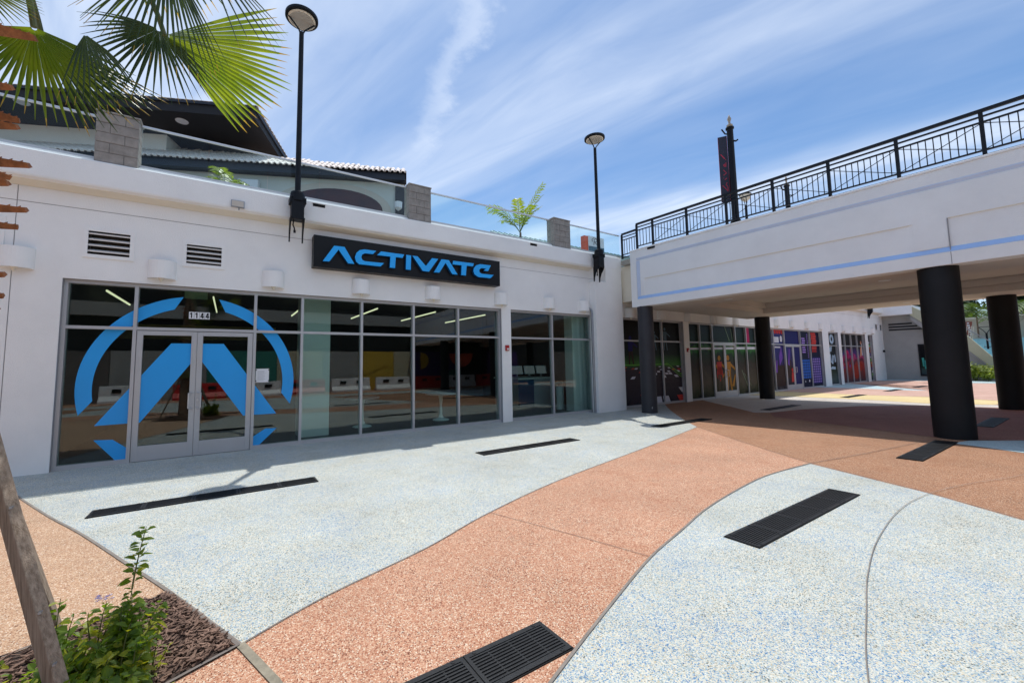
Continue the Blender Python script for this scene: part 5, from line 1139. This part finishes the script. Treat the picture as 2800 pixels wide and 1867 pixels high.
def fan(hub, d, nrm, R, spread, n, mat='frond_green', droop=0.15, fold=0.32, seed=1, petiole=None, tear=0.56, hang=0.0, jitter=0.05, tipmat=True, asym=0.0):
    rnd = random.Random(seed); hub = Vector(hub); d = Vector(d).normalized(); nrm = Vector(nrm); nrm = (nrm-d*nrm.dot(d)).normalized(); sd = nrm.cross(d)
    b = MB(); rings = [0.03, 0.14, 0.28, 0.42, 0.56, 0.68, 0.80, 0.90, 1.0]; da = 2*spread/n
    for i in range(n):
        a = -spread+(i+0.5)*da+rnd.uniform(-1, 1)*jitter*da; L_ = R*(0.72+0.28*cos(a*0.9))*rnd.uniform(0.93, 1.04)*(1+asym*a)
        tw = rnd.uniform(-0.25, 0.25); hg = hang*rnd.uniform(0.6, 1.3); prev = None
        tr_ = tear*rnd.uniform(0.85, 1.12); tipk = rnd.uniform(0.0, 1.0)
        for j, s in enumerate(rings):
            r_ = L_*s; ca, sa = cos(a), sin(a); ax = d*ca+sd*sa; tv = (-d*sa+sd*ca)
            hw = r_*math.tan(da/2)*1.02 if s <= tr_ else L_*tr_*math.tan(da/2)*max(0.0, (1-s)/(1-tr_))**0.8
            c = hub+ax*r_-nrm*(0.10*R*(a/spread)**2*s)     # the blade is a shallow bowl
            dr = droop*R*s*s*0.6+hg*R*max(0, s-tr_*0.8)**1.5*1.6; c += Vector((0, 0, -dr))
            if hg: c -= ax*hg*R*max(0, s-tr_*0.8)**1.5*0.7
            t2 = (tv+nrm*tw*max(0, s-tr_)*2).normalized(); e = fold*hw
            if s > 0.985: hw = 0.0008
            row = [c-t2*hw-nrm*e, c+nrm*e*0.6, c+t2*hw-nrm*e]
            if prev:
                b.m = 1 if (tipmat and s > 0.93 and tipk > 0.35) else 0
                b.quad(prev[0], prev[1], row[1], row[0]); b.quad(prev[1], prev[2], row[2], row[1])
            prev = row
    o = b.build('frond', [mat, 'frond_tip'], palm)
    if petiole:
        pts = [Vector(p) for p in petiole]+[hub]; q = []
        for t_ in range(11):
            s = t_/10; k = len(pts)-1
            if k == 2: q.append(pts[0]*(1-s)**2+pts[1]*2*s*(1-s)+pts[2]*s*s)
            else: q.append(pts[0].lerp(pts[1], s))
        MB().tube(q, [0.022-0.009*i/10 for i in range(11)], 8).build('petiole', 'petiole', o, smooth=True)
    return o
CR = Vector((TX, TY, 3.98))
pet = lambda a, b: [CR+Vector(a), Vector(b)]
fan((-0.876, 2.75, 3.306), (0.05, 0.45, -0.75), (0.05, -0.80, -0.50), 0.44, 1.35, 28, seed=2, tear=0.50, fold=0.62, petiole=pet((0.05, 0.05, 0), (-0.93, 2.70, 3.75)), droop=0.04, asym=0.06)
fan((-0.385, 2.88, 3.575), (0.84, 0.42, 0.17), (0.25, -0.62, -0.75), 0.80, 0.68, 23, seed=3, fold=0.55, petiole=pet((0.08, 0.03, 0), (-0.55, 2.85, 4.15)), droop=0.03, tear=0.66, asym=0.0)
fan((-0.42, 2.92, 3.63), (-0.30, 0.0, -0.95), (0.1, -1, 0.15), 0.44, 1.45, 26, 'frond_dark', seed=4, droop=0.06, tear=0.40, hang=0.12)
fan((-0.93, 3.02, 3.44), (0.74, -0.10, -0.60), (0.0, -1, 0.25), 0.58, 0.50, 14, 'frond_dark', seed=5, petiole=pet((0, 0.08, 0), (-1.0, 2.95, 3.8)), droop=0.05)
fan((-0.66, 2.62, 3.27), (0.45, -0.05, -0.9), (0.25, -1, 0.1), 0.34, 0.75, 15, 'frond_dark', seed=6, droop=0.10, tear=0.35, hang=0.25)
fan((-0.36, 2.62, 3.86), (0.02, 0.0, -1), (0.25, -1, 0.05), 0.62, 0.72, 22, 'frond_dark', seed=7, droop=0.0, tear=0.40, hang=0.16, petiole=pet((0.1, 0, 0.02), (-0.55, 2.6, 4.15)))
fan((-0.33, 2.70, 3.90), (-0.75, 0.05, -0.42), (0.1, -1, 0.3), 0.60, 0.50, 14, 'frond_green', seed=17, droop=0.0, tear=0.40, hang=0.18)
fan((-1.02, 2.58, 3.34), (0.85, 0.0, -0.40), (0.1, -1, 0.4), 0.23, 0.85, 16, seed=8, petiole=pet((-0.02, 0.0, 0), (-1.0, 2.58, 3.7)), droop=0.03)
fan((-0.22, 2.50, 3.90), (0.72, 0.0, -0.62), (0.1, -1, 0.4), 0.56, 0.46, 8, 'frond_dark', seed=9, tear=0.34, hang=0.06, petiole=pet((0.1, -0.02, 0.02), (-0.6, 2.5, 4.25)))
for k in range(9):
    a = 0.7+k*0.62; d = Vector((cos(a), sin(a), 0)); up_ = 0.25+0.22*(k % 3); h = CR+d*0.62+Vector((0, 0, up_+0.12))
    fan(h, d+Vector((0, 0, -0.10+0.2*(k % 3))), Vector((0, 0, 1))+d*0.3, 0.62, 1.5, 26, 'frond_green' if k % 2 else 'frond_dark', seed=30+k, petiole=[CR, CR+d*0.30+Vector((0, 0, up_+0.10))], droop=0.25, hang=0.2)

brc = thing('palm_brace', 'weathered timber props leaning against the palm trunk', 'timber prop', (0, 0, 0))
def plank(a, b, w_, h_, upv, name='plank', label=None):
    m_ = MB(); m_.bar(a, b, w_, h_, upv); return m_.build(name, 'wood_face', brc, bevel=0.004, label=label)
plank((-0.385, 2.075, 0.12), (-0.905, 2.57, 1.55), 0.040, 0.078, (0.62, -0.75, 0.2), label='front prop with grey weathered face')
plank((-0.615, 2.90, 0.10), (-0.945, 2.64, 1.52), 0.038, 0.085, (-0.2, 1, 0.2))
plank((-1.75, 2.40, 0.12), (-1.20, 2.52, 1.55), 0.040, 0.085, (0, -1, 0.2))
m_ = MB(); m_.lathe((TX, TY, 0), [(0.185, 1.38), (0.19, 1.385), (0.19, 1.58), (0.185, 1.585)], 20); m_.build('strap', 'petiole', brc)
m_ = MB()
for s in (0.28, 0.40, 0.66): q = Vector((-0.385, 2.075, 0.12)).lerp(Vector((-0.905, 2.57, 1.55)), s); m_.obox(q+Vector((0.02, -0.034, 0.01)), (0.004, 0.001, 0), (0.001, 0.010, 0), (0, 0, 0.004))
m_.build('nail', 'conduit', brc)

e1, e2 = Vector((0.375, -0.87)).normalized(), Vector((-0.92, -0.395)).normalized()
B0 = Vector((-0.285, 3.465)); LB, LW = 1.75, 0.945
cor = [B0, B0+e1*LW, B0+e1*LW+e2*LB, B0+e2*LB]
sheet('planting_bed', [tuple(c) for c in cor], 'mulch', 0.0125)
for i in range(4): strip('bed_edging', [tuple(cor[i]), tuple(cor[(i+1) % 4])], 0.018, 'kerb_steel', 0.0150+0.001*i)
rnd = random.Random(5); m_ = MB()
for k in range(3600):
    u_, v_ = rnd.uniform(0.02, LW-0.02), rnd.random()**1.5*(LB-0.04)+0.02; q = B0+e1*u_+e2*v_
    a = rnd.gauss(0.5, 0.7); ln = rnd.uniform(0.014, 0.06); d = Vector((cos(a), sin(a), rnd.uniform(-0.45, 0.45)))*ln; sd = Vector((-sin(a), cos(a), rnd.uniform(-0.5, 0.5)))*rnd.uniform(0.0025, 0.0060)
    m_.obox((q.x, q.y, gz(q.y)+0.016+rnd.uniform(0, 0.018)), d*0.5, sd, (0, 0, rnd.uniform(0.0012, 0.003)))
m_.build('mulch_chips', 'mulch_chip', kind='stuff')

def leafy(name, label, stems, seed, mats=('shrub_leaf', 'shrub_young'), leaf=0.032, per=26, flower=None):
    rnd = random.Random(seed); t = thing(name, label, 'shrub', (0, 0, 0))
    st_ = MB(); lf = MB()
    for (pts, young) in stems:
        P = [Vector(p) for p in pts]; q = []
        for i in range(13):
            s = i/12
            q.append(P[0]*(1-s)**2+P[1]*2*s*(1-s)+P[2]*s*s)
        st_.tube(q, [0.0042*(1-0.7*i/12) for i in range(13)], 5)
        for k in range(per):
            s = 0.12+0.88*k/per+rnd.uniform(-0.02, 0.02); i0 = min(int(s*12), 11); p = q[i0].lerp(q[i0+1], min(1, s*12-i0)); tg = (q[i0+1]-q[i0]).normalized()
            a = k*2.4+rnd.uniform(-0.5, 0.5); o1 = tg.orthogonal().normalized(); o1.rotate(Quaternion(tg, a)); dr = (o1+tg*rnd.uniform(0.0, 0.7)+Vector((0, 0, rnd.uniform(-0.35, 0.3)))).normalized()
            L_ = leaf*rnd.uniform(0.6, 1.35)*(1.1-0.55*max(0, s-0.55)); sd = dr.cross(Vector((0, 0, 1))); sd = sd.normalized() if sd.length > 0.01 else Vector((1, 0, 0)); n_ = sd.cross(dr); sd = (sd+n_*rnd.uniform(-0.6, 0.6)).normalized(); n_ = sd.cross(dr)
            b0 = p+dr*0.006; w_ = L_*rnd.uniform(0.24, 0.34); m1 = b0+dr*L_*0.35; m2 = b0+dr*L_*0.7-Vector((0, 0, L_*0.08)); e = b0+dr*L_-Vector((0, 0, L_*0.22))
            lf.m = 1 if (young and rnd.random() < 0.75) or rnd.random() < 0.10 else 0
            lf.quad(b0, m1-sd*w_+n_*w_*0.35, m2-sd*w_*0.75+n_*w_*0.2, e); lf.quad(b0, e, m2+sd*w_*0.75+n_*w_*0.2, m1+sd*w_+n_*w_*0.35)
    st_.build('stems', 'stem', t, smooth=True); lf.build('foliage', list(mats), t)
    if flower:
        fb = MB()
        for k in range(16):
            c = Vector(flower)+Vector((rnd.uniform(-.03, .03), rnd.uniform(-.02, .02), rnd.uniform(-.008, .012)))
            for j in range(5): a = j*1.257; fb.poly((c, c+Vector((cos(a)*.006-.002, sin(a)*.006, .003)), c+Vector((cos(a)*.008, sin(a)*.008, .0)), c+Vector((cos(a)*.006+.002, sin(a)*.006, .003))))
        fb.build('flower', 'flower', t)
    return t
g0 = 0.145
leafy('shrub', 'tall single-stemmed shrub shoot rising from the mulch bed', [([(-0.40, 2.52, g0), (-0.36, 2.50, 0.45), (-0.345, 2.5, 0.60)], False), ([(-0.345, 2.5, 0.60), (-0.335, 2.50, 0.72), (-0.305, 2.5, 0.870)], False), ([(-0.41, 2.53, g0), (-0.40, 2.52, 0.36), (-0.355, 2.49, 0.56)], False), ([(-0.42, 2.52, g0), (-0.36, 2.46, 0.36), (-0.33, 2.46, 0.50)], False), ([(-0.38, 2.52, g0), (-0.39, 2.48, 0.40), (-0.37, 2.46, 0.56)], False), ([(-0.40, 2.50, g0), (-0.33, 2.50, 0.38), (-0.345, 2.49, 0.62)], False)], 3, per=34, leaf=0.044)
rs = random.Random(8); stems = []
for k in range(96):
    x0, y0 = rs.uniform(-0.60, -0.30), rs.uniform(2.18, 2.60); x1, y1 = x0+rs.uniform(-0.13, 0.12), y0+rs.uniform(-0.13, 0.10); h = rs.uniform(0.13, 0.36)*(1.0 if x0 > -0.5 else 0.9)
    stems.append(([(x0, y0, g0), (x0*0.6+x1*0.4, y0*0.6+y1*0.4, g0+h*0.9), (x1, y1, g0+h)], k % 5 == 0))
leafy('shrub', 'bushy low green shrub filling the front of the mulch bed', stems, 4, per=26, leaf=0.046)
leafy('shrub', 'yellow green sprig with a lilac flower behind the bushy shrub', [([(-0.46, 2.55, g0), (-0.47, 2.52, 0.42), (-0.43, 2.5, 0.575)], True), ([(-0.46, 2.55, 0.3), (-0.50, 2.52, 0.46), (-0.49, 2.5, 0.545)], True), ([(-0.45, 2.54, 0.3), (-0.45, 2.5, 0.45), (-0.39, 2.49, 0.52)], True)], 5, per=20, leaf=0.034, flower=(-0.435, 2.5, 0.592))
leafy('shrub', 'dark leafy shoots close behind the timber prop', [([(-0.62, 2.62, g0), (-0.62, 2.60, 0.42), (-0.60, 2.58, 0.60)], False), ([(-0.60, 2.60, g0), (-0.58, 2.56, 0.40), (-0.545, 2.54, 0.53)], False), ([(-0.61, 2.61, g0), (-0.64, 2.58, 0.35), (-0.60, 2.54, 0.47)], False)], 6, per=26, leaf=0.045)
leafy('shrub', 'thin light sprigs at the right of the mulch bed', [([(-0.27, 2.58, g0), (-0.25, 2.56, 0.30), (-0.24, 2.56, 0.46)], True), ([(-0.28, 2.55, g0), (-0.22, 2.52, 0.24), (-0.20, 2.5, 0.31)], True), ([(-0.29, 2.56, g0), (-0.27, 2.52, 0.3), (-0.28, 2.5, 0.37)], False)], 7, per=15, leaf=0.028)
leafy('shrub', 'small light seedling at the front edge of the mulch bed', [([(-0.26, 2.34, g0), (-0.23, 2.31, 0.20), (-0.20, 2.29, 0.245)], True), ([(-0.26, 2.34, g0), (-0.26, 2.30, 0.22), (-0.27, 2.28, 0.25)], True), ([(-0.25, 2.35, g0), (-0.21, 2.34, 0.18), (-0.17, 2.33, 0.22)], True)], 9, per=12, leaf=0.030)
leafy('shrub', 'small sprig in the mulch left of the timber prop', [([(-0.86, 2.85, g0), (-0.85, 2.82, 0.24), (-0.83, 2.80, 0.28)], True), ([(-0.86, 2.85, g0), (-0.89, 2.83, 0.20), (-0.92, 2.80, 0.24)], True), ([(-0.80, 2.75, g0), (-0.79, 2.72, 0.22), (-0.77, 2.70, 0.25)], True)], 10, per=12, leaf=0.030)
